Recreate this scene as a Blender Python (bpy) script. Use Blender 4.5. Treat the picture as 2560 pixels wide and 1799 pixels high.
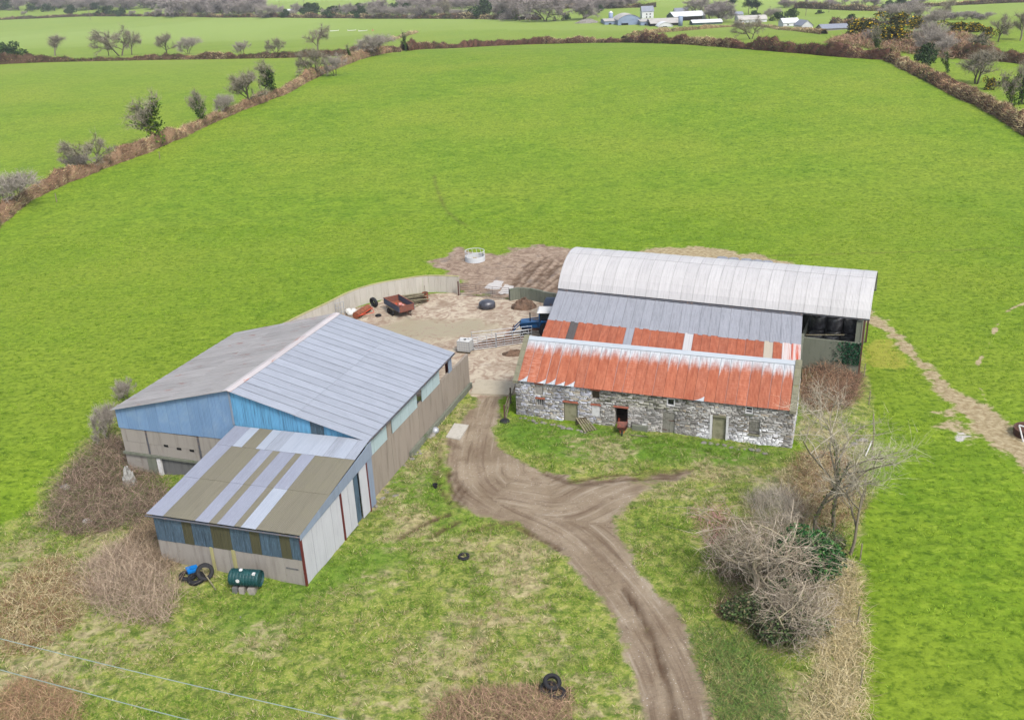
import bpy, math, random
import numpy as np
from mathutils import Vector, Matrix

random.seed(7); RNG = np.random.default_rng(7)
sc = bpy.context.scene
for o in list(bpy.data.objects): bpy.data.objects.remove(o, do_unlink=True)
COL = sc.collection

# ------------------------------------------------------------------ camera, sky, sun, exposure
F, PITCH, ROLL, CAMH = 2300.0, 0.3955, 0.041, 30.0
cam = bpy.data.cameras.new('camera'); cam.sensor_width = 36; cam.lens = F / 2560 * 36
cam.clip_start = 0.5; cam.clip_end = 9000
camo = bpy.data.objects.new('camera', cam); COL.objects.link(camo)
camo.matrix_world = Matrix.Translation((0, 0, CAMH)) @ Matrix.Rotation(math.pi/2 - PITCH, 4, 'X') @ Matrix.Rotation(-ROLL, 4, 'Z')
sc.camera = camo
SUN_EL, SUN_AZ = math.radians(50), math.radians(150)      # azimuth measured from +Y clockwise
wd = bpy.data.worlds.new('World'); sc.world = wd; wd.use_nodes = True
nt = wd.node_tree; bg = nt.nodes['Background']
sky = nt.nodes.new('ShaderNodeTexSky'); sky.sky_type = 'NISHITA'; sky.sun_disc = False
sky.sun_elevation = SUN_EL; sky.sun_rotation = SUN_AZ
sky.air_density = 1.0; sky.dust_density = 3.0; sky.ozone_density = 1.0
hs = nt.nodes.new('ShaderNodeHueSaturation'); hs.inputs['Saturation'].default_value = .55      # overcast: a greyer sky
nt.links.new(sky.outputs[0], hs.inputs['Color']); nt.links.new(hs.outputs[0], bg.inputs[0]); bg.inputs[1].default_value = 0.115
sun = bpy.data.lights.new('sun', 'SUN'); sun.energy = 1.5; sun.angle = math.radians(13); sun.color = (1, .96, .90)
suno = bpy.data.objects.new('sun', sun); COL.objects.link(suno)
sd = Vector((math.sin(SUN_AZ)*math.cos(SUN_EL), math.cos(SUN_AZ)*math.cos(SUN_EL), math.sin(SUN_EL)))
suno.rotation_euler = sd.to_track_quat('Z', 'Y').to_euler(); suno.location = (0, -20, 80)
sc.view_settings.view_transform = 'Standard'; sc.view_settings.look = 'None'
sc.view_settings.exposure = 1.52; sc.view_settings.gamma = 1

# ------------------------------------------------------------------ small tools
K = 0.5
def C(r, g, b, k=None):
    k = K if k is None else k
    f = lambda c: ((c/255/12.92) if c/255 <= .04045 else ((c/255+.055)/1.055)**2.4) * k
    return (f(r), f(g), f(b), 1)

def hash2(ix, iy, seed):
    h = (ix.astype(np.int64)*374761393 + iy.astype(np.int64)*668265263 + seed*2147483647) & 0xffffffff
    h = ((h ^ (h >> 13)) * 1274126177) & 0xffffffff
    return ((h ^ (h >> 16)) & 0xffff) / 65535.0
def vn(x, y, s, seed=0):
    x = np.asarray(x, float)*s; y = np.asarray(y, float)*s
    ix = np.floor(x); iy = np.floor(y); fx = x-ix; fy = y-iy
    fx = fx*fx*(3-2*fx); fy = fy*fy*(3-2*fy)
    a = hash2(ix, iy, seed); b = hash2(ix+1, iy, seed); c = hash2(ix, iy+1, seed); d = hash2(ix+1, iy+1, seed)
    return (a*(1-fx)+b*fx)*(1-fy) + (c*(1-fx)+d*fx)*fy
def fbm(x, y, s, seed=0, o=3):
    r = 0; w = 0
    for i in range(o): r = r + vn(x, y, s*2**i, seed+i*17)*.5**i; w += .5**i
    return r/w

# terrain: level farmyard, a domed field behind it, a dip and then far hills
_ty = np.arange(-600, 7000, 2.0)
_tz = np.interp(_ty, [-600, 0, 118, 170, 230, 285, 330, 420, 520, 700, 900, 1300, 2000, 3200, 7000],
                [0, 0, 0, 2.2, 6.0, 8.0, 7.6, 3, 0, 0, 5, 24, 60, 120, 260])
_k = np.hanning(41); _k /= _k.sum()
_tz = np.convolve(np.pad(_tz, 20, mode='edge'), _k, mode='valid')
def terr(x, y):
    x = np.asarray(x, float); y = np.asarray(y, float)
    z = np.interp(y, _ty, _tz)
    far = np.clip((y-110)/150, 0, 1)
    z = z + far*(1.2*np.sin(x/61+1.3)*np.sin(y/83) + .6*np.sin(x/27+y/39))
    z = z + np.clip((y-600)/600, 0, 1)*14*np.sin(x/260+.6)*np.sin(y/410)
    z = z + np.clip((y-430)/500, 0, 1)*np.clip((x-120)/500, 0, 1.6)*10
    z = z - 1.0*np.exp(-((x+29)**2 + (y-50.5)**2)/36.0)
    return z
def T(x, y): return float(terr(x, y))
def ray(u, v):
    X0 = (u-1280)/F; Y0 = (899.5-v)/F; c, s = math.cos(ROLL), math.sin(ROLL)
    X = X0*c+Y0*s; Y = -X0*s+Y0*c
    return np.array([X, math.cos(PITCH)+Y*math.sin(PITCH), -math.sin(PITCH)+Y*math.cos(PITCH)])
def G(u, v, z=0.0):
    """pixel of the photograph -> point z metres above level ground (farmyard)"""
    d = ray(u, v); k = (z-CAMH)/d[2]; return np.array([0, 0, CAMH]) + k*d
def GT(u, v):
    """pixel -> first point of the terrain it sees"""
    d = ray(u, v); d = d/d[1]; ys = np.concatenate([np.arange(20, 200, .5), np.arange(200, 1500, 2), np.arange(1500, 6000, 10)])
    zz = CAMH + d[2]*ys; tt = terr(d[0]*ys, ys); i = np.argmax(zz <= tt)
    if zz[i] > tt[i]: i = len(ys)-1
    y0, y1 = ys[max(i-1, 0)], ys[i]
    for _ in range(20):
        m = (y0+y1)/2
        if CAMH+d[2]*m <= T(d[0]*m, m): y1 = m
        else: y0 = m
    return np.array([d[0]*y1, y1, T(d[0]*y1, y1)])
def pxm(p):  # metres per photo pixel at a point
    return (p[1]*math.cos(PITCH)-(p[2]-CAMH)*math.sin(PITCH))/F

class MB:
    def __init__(s): s.v = []; s.f = []; s.uv = []
    def box(s, x0, x1, y0, y1, z0, z1):
        n = len(s.v); s.v += [(x0,y0,z0),(x1,y0,z0),(x1,y1,z0),(x0,y1,z0),(x0,y0,z1),(x1,y0,z1),(x1,y1,z1),(x0,y1,z1)]
        s.f += [tuple(n+i for i in q) for q in ((3,2,1,0),(4,5,6,7),(0,1,5,4),(1,2,6,5),(2,3,7,6),(3,0,4,7))]; return s
    def hexa(s, p):   # 4 bottom (ccw), 4 top
        n = len(s.v); s.v += [tuple(q) for q in p]
        s.f += [tuple(n+i for i in q) for q in ((3,2,1,0),(4,5,6,7),(0,1,5,4),(1,2,6,5),(2,3,7,6),(3,0,4,7))]; return s
    def slab(s, p, t):  # polygon p (list of 3d), thickness t downwards along normal
        p = [Vector(q) for q in p]; nrm = (p[1]-p[0]).cross(p[2]-p[0]).normalized(); n = len(s.v); m = len(p)
        s.v += [tuple(q) for q in p] + [tuple(q-nrm*t) for q in p]
        s.f.append(tuple(range(n, n+m))); s.f.append(tuple(range(n+2*m-1, n+m-1, -1)))
        for i in range(m): j = (i+1) % m; s.f.append((n+j, n+i, n+m+i, n+m+j))
        return s
    def tube(s, pts, rad, sides=8, cap=True):
        pts = [Vector(p) for p in pts]; rad = rad if hasattr(rad, '__len__') else [rad]*len(pts); n0 = len(s.v)
        for i, p in enumerate(pts):
            t = (pts[min(i+1, len(pts)-1)] - pts[max(i-1, 0)]).normalized()
            a = t.cross(Vector((0,0,1)) if abs(t.z) < .9 else Vector((1,0,0))).normalized(); b = t.cross(a)
            for k in range(sides):
                w = 2*math.pi*k/sides; s.v.append(tuple(p + (a*math.cos(w)+b*math.sin(w))*rad[i]))
        for i in range(len(pts)-1):
            for k in range(sides):
                k2 = (k+1) % sides; A = n0+i*sides
                s.f.append((A+k, A+sides+k, A+sides+k2, A+k2))
        if cap:
            s.f.append(tuple(n0+k for k in range(sides))); L = n0+(len(pts)-1)*sides; s.f.append(tuple(L+k for k in reversed(range(sides))))
        return s
    def lathe(s, prof, sides=20, axis='Z', c=(0,0,0)):
        n0 = len(s.v)
        for r, h in prof:
            for k in range(sides):
                w = 2*math.pi*k/sides; a, b = r*math.cos(w), r*math.sin(w)
                q = {'Z': (a,b,h), 'X': (h,a,b), 'Y': (b,h,a)}[axis]; s.v.append((q[0]+c[0], q[1]+c[1], q[2]+c[2]))
        for i in range(len(prof)-1):
            for k in range(sides):
                k2 = (k+1) % sides; s.f.append((n0+i*sides+k, n0+i*sides+k2, n0+(i+1)*sides+k2, n0+(i+1)*sides+k))
        s.f.append(tuple(n0+k for k in reversed(range(sides)))); L = n0+(len(prof)-1)*sides; s.f.append(tuple(L+k for k in range(sides)))
        return s
    def build(s, name, mat, parent=None, smooth=False, uv=None):
        me = bpy.data.meshes.new(name); me.from_pydata(s.v, [], s.f); me.materials.append(mat)
        if smooth: me.polygons.foreach_set('use_smooth', [True]*len(me.polygons))
        if uv is not None:
            l = me.uv_layers.new(name='UVMap'); vi = np.empty(len(me.loops), np.int32); me.loops.foreach_get('vertex_index', vi)
            l.data.foreach_set('uv', np.asarray(uv, np.float32)[vi].ravel())
        me.update(); return link(name, me, parent)
def link(name, me, parent=None):
    o = bpy.data.objects.new(name, me); COL.objects.link(o)
    if parent is not None: o.parent = parent
    return o
def tag(o, label, cat=None, group=None, kind=None):
    o['label'] = label
    if cat: o['category'] = cat
    if group: o['group'] = group
    if kind: o['kind'] = kind
    return o
def thing(name, label, cat, loc=(0,0,0), yaw=0, group=None):
    o = bpy.data.objects.new(name, None); COL.objects.link(o); o.empty_display_size = .3
    o.location = tuple(float(c) for c in loc); o.rotation_euler = (0, 0, yaw); return tag(o, label, cat, group)
def npmesh(name, V, T3, mat, col=None, smooth=False):
    V = np.asarray(V, np.float32); T3 = np.asarray(T3, np.int32); me = bpy.data.meshes.new(name); k = T3.shape[1]
    me.vertices.add(len(V)); me.vertices.foreach_set('co', V.ravel())
    me.loops.add(T3.size); me.loops.foreach_set('vertex_index', T3.ravel())
    me.polygons.add(len(T3)); me.polygons.foreach_set('loop_start', np.arange(0, T3.size, k, dtype=np.int32))
    me.polygons.foreach_set('loop_total', np.full(len(T3), k, np.int32))
    if smooth: me.polygons.foreach_set('use_smooth', np.ones(len(T3), bool))
    if col is not None:
        a = me.color_attributes.new('Col', 'FLOAT_COLOR', 'POINT'); c = np.ones((len(V), 4), np.float32); c[:, :3] = np.asarray(col)[:, :3]
        a.data.foreach_set('color', c.ravel())
    me.materials.append(mat); me.update(calc_edges=True); return me
def blades(P, D, L, W, col, bend=None, mat=None, name='blades'):
    """one tapered triangle per blade: P base (n,3), D unit direction, L length, W width, col (n,3)"""
    n = len(P); R = RNG.normal(size=(n, 3)); S = np.cross(D, R); S /= np.linalg.norm(S, axis=1)[:, None]+1e-9
    V = np.empty((n, 3, 3)); V[:, 0] = P-S*W[:, None]/2; V[:, 1] = P+S*W[:, None]/2; V[:, 2] = P+D*L[:, None]
    return V.reshape(-1, 3), np.arange(3*n).reshape(-1, 3), np.repeat(col, 3, axis=0)
def unit(a): return a/(np.linalg.norm(a, axis=1)[:, None]+1e-9)

# ------------------------------------------------------------------ materials
class NT:
    def __init__(s, name):
        s.m = bpy.data.materials.new(name); s.m.use_nodes = True; s.t = s.m.node_tree; s.b = s.t.nodes['Principled BSDF']
        s.b.inputs['Specular IOR Level'].default_value = .25
    def n(s, t, **kw):
        x = s.t.nodes.new('ShaderNode'+t)
        for k, v in kw.items(): setattr(x, k, v)
        return x
    def L(s, a, b): s.t.links.new(a, b)
    def set(s, inp, v):
        if isinstance(v, (int, float)): inp.default_value = v
        elif isinstance(v, tuple): inp.default_value = v
        else: s.L(v, inp)
    def math(s, op, a, b=0.0, c=None, clamp=False):
        x = s.n('Math', operation=op, use_clamp=clamp); s.set(x.inputs[0], a); s.set(x.inputs[1], b)
        if c is not None: s.set(x.inputs[2], c)
        return x.outputs[0]
    def mix(s, f, a, b, bt='MIX'):
        x = s.n('Mix', data_type='RGBA', blend_type=bt); s.set(x.inputs[0], f); s.set(x.inputs[6], a); s.set(x.inputs[7], b); return x.outputs[2]
    def ramp(s, v, lo, hi, a=0.0, b=1.0):
        x = s.n('MapRange', interpolation_type='SMOOTHSTEP'); s.set(x.inputs[0], v)
        for i, q in zip((1,2,3,4), (lo,hi,a,b)): s.set(x.inputs[i], q)
        return x.outputs[0]
    def noise(s, vec, scale, detail=3, rough=.55, dist=0.0, w=None):
        x = s.n('TexNoise'); 
        if w is not None: x.noise_dimensions = '4D'; s.set(x.inputs['W'], w)
        if vec is not None: s.L(vec, x.inputs['Vector'])
        x.inputs['Scale'].default_value = scale; x.inputs['Detail'].default_value = detail; x.inputs['Roughness'].default_value = rough
        x.inputs['Distortion'].default_value = dist; return x.outputs[0]
    def scale(s, vec, xyz):
        x = s.n('VectorMath', operation='MULTIPLY'); s.L(vec, x.inputs[0]); x.inputs[1].default_value = xyz; return x.outputs[0]
    def bump(s, h, st, dist=.02, normal=None):
        x = s.n('Bump'); s.L(h, x.inputs['Height']); s.set(x.inputs['Strength'], st); x.inputs['Distance'].default_value = dist
        if normal: s.L(normal, x.inputs['Normal'])
        return x.outputs[0]
    def obj(s): return s.n('TexCoord').outputs['Object']
    def pos(s): return s.n('NewGeometry').outputs['Position']
    def rnd(s): return s.n('ObjectInfo').outputs['Random']
def hsv(t, col, v):   # brightness by factor socket
    x = t.n('HueSaturation'); t.set(x.inputs['Value'], v); t.set(x.inputs['Color'], col); return x.outputs[0]

def m_plain(name, c, rough=.7, var=.25, scale=3.0, c2=None, c2amt=.5, metal=0.0, bump=.15, rnd=.12, spec=.25):
    t = NT(name); p = t.obj(); r = t.rnd(); n1 = t.noise(p, scale, 5, .6, w=t.math('MULTIPLY', r, 9.0)); n2 = t.noise(p, scale*7, 4, .6)
    col = c
    if c2 is not None: col = t.mix(t.ramp(n1, .62-c2amt*.35, .78-c2amt*.25), c, c2)
    v = t.math('ADD', t.math('MULTIPLY_ADD', n2, var, 1-var/2), t.math('MULTIPLY_ADD', r, rnd, -rnd/2))
    t.L(hsv(t, col, v), t.b.inputs['Base Color']); t.b.inputs['Roughness'].default_value = rough; t.b.inputs['Metallic'].default_value = metal
    t.b.inputs['Specular IOR Level'].default_value = spec
    t.L(t.bump(n2, bump, .02), t.b.inputs['Normal']); return t.m

def m_col(name, rough=.85, sss=0.0, var=.3, scale=5):
    t = NT(name); a = t.n('Attribute', attribute_name='Col'); n = t.noise(t.obj(), scale, 3)
    t.L(hsv(t, a.outputs['Color'], t.math('MULTIPLY_ADD', n, var, 1-var/2)), t.b.inputs['Base Color'])
    t.b.inputs['Roughness'].default_value = rough; t.b.inputs['Specular IOR Level'].default_value = .04; return t.m
M_VEG = m_col('vegetation'); M_STONECOL = m_col('rubble_stone', .9, var=.5, scale=9)

def m_sheet(name, base, streak, rust=None, rustamt=0.0, rough=.5, metal=0.0, edge=.35, moss=None, var=.18, rnd=.14, corr=.1, sstr=.5, white=None):
    """corrugated sheet; UV in metres: u across, v along the fall"""
    t = NT(name); uv = t.n('UVMap').outputs[0]; sp = t.n('SeparateXYZ'); t.L(uv, sp.inputs[0]); r = t.rnd()
    w = t.math('MULTIPLY', r, 31.0)
    st = t.noise(t.scale(uv, (9, .55, 1)), 1.0, 5, .65, w=w); blot = t.noise(uv, .9, 4, .6, w=w); fine = t.noise(t.scale(uv, (26, 2.5, 1)), 1.0, 3, .6, w=w)
    col = t.mix(t.math('MULTIPLY', t.ramp(st, .42, .75), sstr), base, streak)
    if white is not None: col = t.mix(t.math('MULTIPLY', t.ramp(fine, .52, .72), .5), col, white)  # pale streaks, also painting the light along the corrugations
    if moss is not None: col = t.mix(t.math('MULTIPLY', t.ramp(blot, .45, .7), .6), col, moss)
    if rust is not None:
        rn = t.noise(t.scale(uv, (2.2, .5, 1)), 1.0, 6, .7, w=w); col = t.mix(t.ramp(rn, .72-rustamt, .80-rustamt*.8), col, rust)
    eg = t.ramp(sp.outputs[0], 0.0, .06, 1-edge, 1.0)
    v = t.math('MULTIPLY', eg, t.math('ADD', t.math('MULTIPLY_ADD', blot, var, 1-var/2), t.math('MULTIPLY_ADD', r, rnd, -rnd/2)))
    t.L(hsv(t, col, v), t.b.inputs['Base Color']); t.b.inputs['Roughness'].default_value = rough; t.b.inputs['Metallic'].default_value = metal
    wv = t.math('SINE', t.math('MULTIPLY', sp.outputs[0], 2*math.pi/corr))
    t.L(t.bump(wv, .35, .018), t.b.inputs['Normal']); return t.m

def m_redroof():
    """red painted corrugated iron; object colour: r = bare metal at the top, g = bare wedge at the foot, b = bare streak, a = faded"""
    t = NT('red_painted_iron'); uv = t.n('UVMap').outputs[0]; sp = t.n('SeparateXYZ'); t.L(uv, sp.inputs[0]); u, v = sp.outputs[0], sp.outputs[1]
    oi = t.n('ObjectInfo'); r = oi.outputs['Random']; oc = t.n('SeparateColor'); t.L(oi.outputs['Color'], oc.inputs[0]); w = t.math('MULTIPLY', r, 37.0)
    # u 0..1 across the sheet, v 0..1 from eave to ridge
    um = t.math('MULTIPLY', u, .75); cmb = t.n('CombineXYZ'); t.L(um, cmb.inputs[0]); t.L(t.math('MULTIPLY', v, 3.6), cmb.inputs[1]); q = cmb.outputs[0]
    n = t.noise(t.scale(q, (6, 1.2, 1)), 1.0, 5, .65, w=w); hz = t.noise(t.scale(q, (2, 14, 1)), 1.0, 4, .7, w=w); big = t.noise(q, .8, 3, w=w)
    edge = t.math('POWER', t.math('ABSOLUTE', t.math('MULTIPLY_ADD', u, 2.0, -1.0)), 3.0)
    lim = t.math('SUBTRACT', t.math('SUBTRACT', 1.25, t.math('MULTIPLY', t.math('MINIMUM', t.math('MULTIPLY', oc.outputs[0], 4.0), 1.0), .32)), t.math('MULTIPLY', oc.outputs[0], t.math('ADD', t.math('MULTIPLY_ADD', n, .34, -.06), t.math('MULTIPLY', edge, t.math('MULTIPLY_ADD', big, .40, -.10)))))
    bare = t.ramp(t.math('ADD', v, t.math('MULTIPLY_ADD', hz, .16, -.08)), t.math('SUBTRACT', lim, .17), t.math('ADD', lim, .13))
    foot = t.math('GREATER_THAN', t.math('MULTIPLY', oc.outputs[1], t.math('MULTIPLY', t.math('POWER', u, 1.7), .17)), v)
    sk = t.math('MULTIPLY', oc.outputs[2], t.ramp(t.math('ADD', t.math('ABSOLUTE', t.math('SUBTRACT', u, .97)), t.math('MULTIPLY_ADD', n, .2, -.1)), .16, .02))
    spots = t.ramp(t.noise(q, 3.5, 5, .7, w=w), .74, .80)
    bare = t.math('MAXIMUM', t.math('MAXIMUM', bare, foot), t.math('MAXIMUM', sk, t.math('MULTIPLY', spots, .6)))
    red = t.mix(t.ramp(n, .35, .7), C(164, 84, 54), C(192, 114, 82)); red = t.mix(t.math('MULTIPLY', oi.outputs['Alpha'], t.ramp(hz, .4, .7)), red, C(208, 150, 128))
    galv = t.mix(t.ramp(n, .3, .7), C(176, 184, 194), C(214, 218, 222))
    col = t.mix(bare, red, galv)
    eg = t.ramp(u, 0.0, .07, .5, 1.0); vv = t.math('MULTIPLY', eg, t.math('ADD', t.math('MULTIPLY_ADD', big, .3, .85), t.math('MULTIPLY_ADD', r, .14, -.07)))
    t.L(hsv(t, col, vv), t.b.inputs['Base Color']); t.b.inputs['Roughness'].default_value = .62
    wv = t.math('SINE', t.math('MULTIPLY', u, 2*math.pi*9)); t.L(t.bump(wv, .35, .016), t.b.inputs['Normal']); return t.m

def m_concrete(name, c, stain, moss, mossamt=.2, lines=0.0, streak=.6, topmoss=None):
    t = NT(name); p = t.obj(); r = t.rnd(); w = t.math('MULTIPLY', r, 13.0)
    st = t.noise(t.scale(p, (3.2, 3.2, .35)), 1.0, 5, .65, w=w); n = t.noise(p, 1.3, 5, .62, w=w); fine = t.noise(p, 22, 4, .7)
    col = t.mix(t.math('MULTIPLY', t.ramp(st, .45, .75), streak), c, stain); col = t.mix(t.ramp(n, .74-mossamt*.5, .88-mossamt*.5), col, moss)
    if topmoss is not None:
        sp = t.n('SeparateXYZ'); t.L(p, sp.inputs[0])
        col = t.mix(t.math('MULTIPLY', t.ramp(t.math('ADD', sp.outputs[2], t.math('MULTIPLY_ADD', st, .8, -.4)), topmoss[0], topmoss[1]), .8), col, moss)
    t.L(hsv(t, col, t.math('ADD', t.math('MULTIPLY_ADD', fine, .3, .85), t.math('MULTIPLY_ADD', r, .1, -.05))), t.b.inputs['Base Color'])
    t.b.inputs['Roughness'].default_value = .88; t.L(t.bump(t.math('ADD', fine, n), .3, .02), t.b.inputs['Normal']); return t.m

M = {}
M['conc'] = m_concrete('concrete', C(172,166,158), C(120,112,104), C(134,128,74), .16)
M['conc_light'] = m_concrete('yard_wall_concrete', C(204,199,188), C(160,152,138), C(150,152,90), .05, streak=.55)
M['conc_brown'] = m_concrete('brown_stained_concrete', C(166,155,142), C(122,112,102), C(146,136,82), .14, streak=.7)
M['conc_dark'] = m_concrete('damp_concrete', C(120,120,120), C(70,72,74), C(96,100,60), .2, streak=.8)
M['conc_moss'] = m_concrete('mossy_concrete', C(128,132,118), C(90,94,84), C(84,104,58), .32, streak=.7)
M['coping'] = m_concrete('mossy_coping', C(186,180,130), C(150,150,90), C(170,168,88), .3)
M['stone_cope'] = m_concrete('mossy_stone_coping', C(140,138,116), C(104,104,88), C(128,128,66), .35)
M['mortar'] = m_plain('lime_mortar', C(150,146,138), .95, .5, 5, C(210,206,200), .5, bump=.5)
M['roof_r'] = m_sheet('galvanised_sheet', C(172,179,192), C(140,146,158), C(150,112,92), .04, .5, white=C(204,208,222), sstr=.7)
M['roof_l'] = m_sheet('weathered_sheet', C(178,175,174), C(130,122,120), C(158,88,66), .14, .6, white=C(196,196,200), rnd=.25, sstr=.95, edge=.5)
M['ridge'] = m_sheet('rusted_ridge_flashing', C(206,200,202), C(184,166,158), C(186,104,72), .15, .5, corr=5, edge=.1)
M['grey_sheet'] = m_sheet('grey_sheet', C(164,167,176), C(126,130,138), C(150,140,140), .02, .55, white=C(190,192,198), sstr=.7)
M['white_sheet'] = m_sheet('bare_galvanised_sheet', C(208,207,208), C(172,170,172), C(170,140,120), .02, .5, white=C(214,213,214), rnd=.1, edge=.35, sstr=.6)
M['olive'] = m_sheet('fibre_cement_sheet', C(136,131,114), C(114,109,94), C(164,157,136), .05, .8, rnd=.08, edge=.12, moss=C(132,128,108))
M['lilac'] = m_sheet('pale_grey_sheet', C(158,163,180), C(136,140,154), None, 0, .5, rnd=.1, edge=.15, white=C(190,194,206))
M['roof_light'] = m_sheet('clear_roof_light', C(184,192,206), C(158,168,182), None, 0, .35, rnd=.05, edge=.1)
M['blue'] = m_sheet('blue_cladding', C(134,170,212), C(106,136,172), C(140,120,120), .02, .55, rnd=.1, edge=.22, moss=C(150,180,210))
M['cyan'] = m_sheet('weathered_turquoise_cladding', C(112,180,226), C(70,102,128), C(44,60,76), .10, .6, rnd=.12, edge=.3, sstr=.75)
M['darkblue'] = m_sheet('dark_blue_cladding', C(88,110,128), C(46,58,68), None, 0, .55, rnd=.16, edge=.25, sstr=.9, white=C(132,170,200))
M['olivedark'] = m_sheet('algae_stained_sheet', C(92,90,66), C(60,60,44), C(120,128,40), .06, .7, rnd=.1, edge=.15)
M['palecyan'] = m_sheet('pale_blue_side_cladding', C(190,212,216), C(160,180,186), C(130,150,140), .03, .5, rnd=.1, edge=.2)
M['whiteclad'] = m_sheet('white_cladding', C(214,216,222), C(180,184,190), C(150,130,120), .04, .5, rnd=.06, edge=.35)
M['steelblue'] = m_sheet('grey_blue_flashing', C(150,164,184), C(120,132,150), C(170,168,160), .08, .5, corr=7, edge=.05)
M['red'] = m_redroof()
M['worn'] = m_sheet('flaking_red_sheet', C(226,222,220), C(206,120,96), C(206,92,60), .18, .6, rnd=.1, sstr=.9)
M['beige'] = m_sheet('beige_sheet', C(198,188,170), C(176,166,150), None, 0, .7)
M['darksheet'] = m_sheet('dirty_clear_sheet', C(96,90,86), C(60,56,54), C(150,120,100), .08, .5)
M['ridge_white'] = m_sheet('pale_ridge_flashing', C(196,204,212), C(166,178,192), None, 0, .4, corr=4, edge=.3, rnd=.04)
M['gutter'] = m_plain('dark_gutter', C(96,98,106), .5, .4, 4, C(150,120,100), .3)
M['steel_red'] = m_plain('red_oxide_steel', C(110,48,44), .6, .3, 6)
M['steel'] = m_plain('galvanised_steel', C(188,192,198), .4, .25, 8, metal=.3)
M['steel_dark'] = m_plain('rusted_steel', C(104,72,60), .75, .5, 8, C(76,64,60), .5)
M['rust'] = m_plain('rusty_iron', C(156,92,66), .85, .5, 5, C(112,70,54), .5)
M['rustred'] = m_plain('rust_red_paint', C(138,84,70), .75, .4, 4, C(110,80,72), .5)
M['bluegrey'] = m_plain('blue_grey_paint', C(88,100,120), .6, .3, 4, C(120,90,80), .25)
M['timber'] = m_plain('weathered_timber', C(150,142,116), .9, .4, 7, C(118,112,92), .5)
M['timber_dark'] = m_plain('dark_timber', C(98,88,70), .95, .5, 7, C(70,64,52), .5)
M['door'] = m_plain('grey_green_door', C(158,156,128), .85, .25, 3, C(136,134,106), .5)
M['doorgrey'] = m_plain('grey_plank_door', C(150,148,138), .9, .35, 5, C(120,118,108), .5)
M['whitewash'] = m_plain('whitewash', C(232,232,232), .85, .2, 4, C(200,200,198), .4)
M['render'] = m_plain('grey_render', C(168,164,158), .9, .25, 4, C(140,136,130), .4)
M['brick'] = m_plain('red_brick', C(186,112,90), .9, .3, 8, C(160,100,84), .4)
M['black'] = m_plain('black_rubber', C(38,38,42), .7, .4, 6)
M['wrap'] = m_plain('black_bale_wrap', C(64,64,70), .3, .5, 3, C(132,132,136), .5, spec=.8, bump=.6)  # grey blotches paint the highlights on the black wrap
M['tarp'] = m_plain('grey_bale_wrap', C(78,80,90), .35, .4, 3, C(44,46,54), .4, spec=.5)
M['wrapsheen'] = m_plain('sheen_bale_wrap', C(150,152,162), .4, .4, 3, C(108,110,120), .4, spec=.5)  # pale grey colour paints the shine on black-wrapped bales
M['greentank'] = m_plain('dark_green_plastic', C(30,74,76), .45, .15, 2, C(42,90,90), .3)
M['white'] = m_plain('white_paint', C(236,236,236), .5, .1, 3)
M['plastic'] = m_plain('white_plastic', C(226,226,222), .4, .15, 2)
M['tblue'] = m_plain('tractor_blue', C(30,88,140), .45, .25, 3, C(20,52,90), .3)
M['brightblue'] = m_plain('bright_blue_plastic', C(24,130,214), .45, .15, 3)
M['orange'] = m_plain('orange_red_paint', C(214,84,54), .6, .3, 4)
M['glass'] = m_plain('dark_glass', C(28,34,40), .15, .2, 2, spec=.6)
M['dark'] = m_plain('opening_shade', C(14,14,15), .9, .2, 3)  # near-black colour painted in for the shade inside openings
M['slate'] = m_plain('slate_roof', C(150,156,170), .7, .3, 2, C(124,130,144), .4)
M['fwhite'] = m_plain('far_white_wall', C(232,234,238), .8, .1, .6)
M['fblue'] = m_plain('far_blue_grey_cladding', C(150,168,196), .7, .25, .4, C(130,148,176), .4)
M['froof'] = m_plain('far_pale_roof', C(196,192,186), .7, .25, .3, C(170,164,156), .4)
M['fgreen'] = m_plain('far_green_cladding', C(70,96,92), .7, .2, .4)
M['soil'] = m_plain('brown_soil', C(132,106,88), .95, .5, 2, C(96,78,64), .5, bump=.8)
M['rubble'] = m_plain('grey_rubble', C(160,156,148), .95, .4, 4, C(110,104,96), .5, bump=.6)
M['hay'] = m_plain('hay', C(190,166,110), .95, .5, 6, C(140,118,76), .5, bump=.8)
M['pink'] = m_plain('pink_plastic', C(226,150,140), .6, .2, 4, C(240,240,236), .4)
# ------------------------------------------------------------------ ground
def poly_sd(px, py, poly):   # signed distance, positive inside
    d = np.full(px.shape, 1e9); ins = np.zeros(px.shape, bool); n = len(poly)
    for i in range(n):
        ax, ay = poly[i]; bx, by = poly[(i+1) % n]; ex, ey = bx-ax, by-ay; L = ex*ex+ey*ey+1e-9
        t = np.clip(((px-ax)*ex+(py-ay)*ey)/L, 0, 1); d = np.minimum(d, np.hypot(px-ax-ex*t, py-ay-ey*t))
        c = ((ay > py) != (by > py)) & (px < ex*(py-ay)/(ey if abs(ey) > 1e-9 else 1e-9)+ax); ins ^= c
    return np.where(ins, d, -d)
def line_d(px, py, pts, w=None):
    d = np.full(px.shape, 1e9)
    for i in range(len(pts)-1):
        ax, ay = pts[i]; bx, by = pts[i+1]; ex, ey = bx-ax, by-ay; L = ex*ex+ey*ey+1e-9
        t = np.clip(((px-ax)*ex+(py-ay)*ey)/L, 0, 1); q = np.hypot(px-ax-ex*t, py-ay-ey*t)
        if w is not None: q = q-(w[i]*(1-t)+w[i+1]*t)/2
        d = np.minimum(d, q)
    return d
def PX(pts): return [tuple(GT(u, v)[:2]) for u, v in pts]
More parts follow.
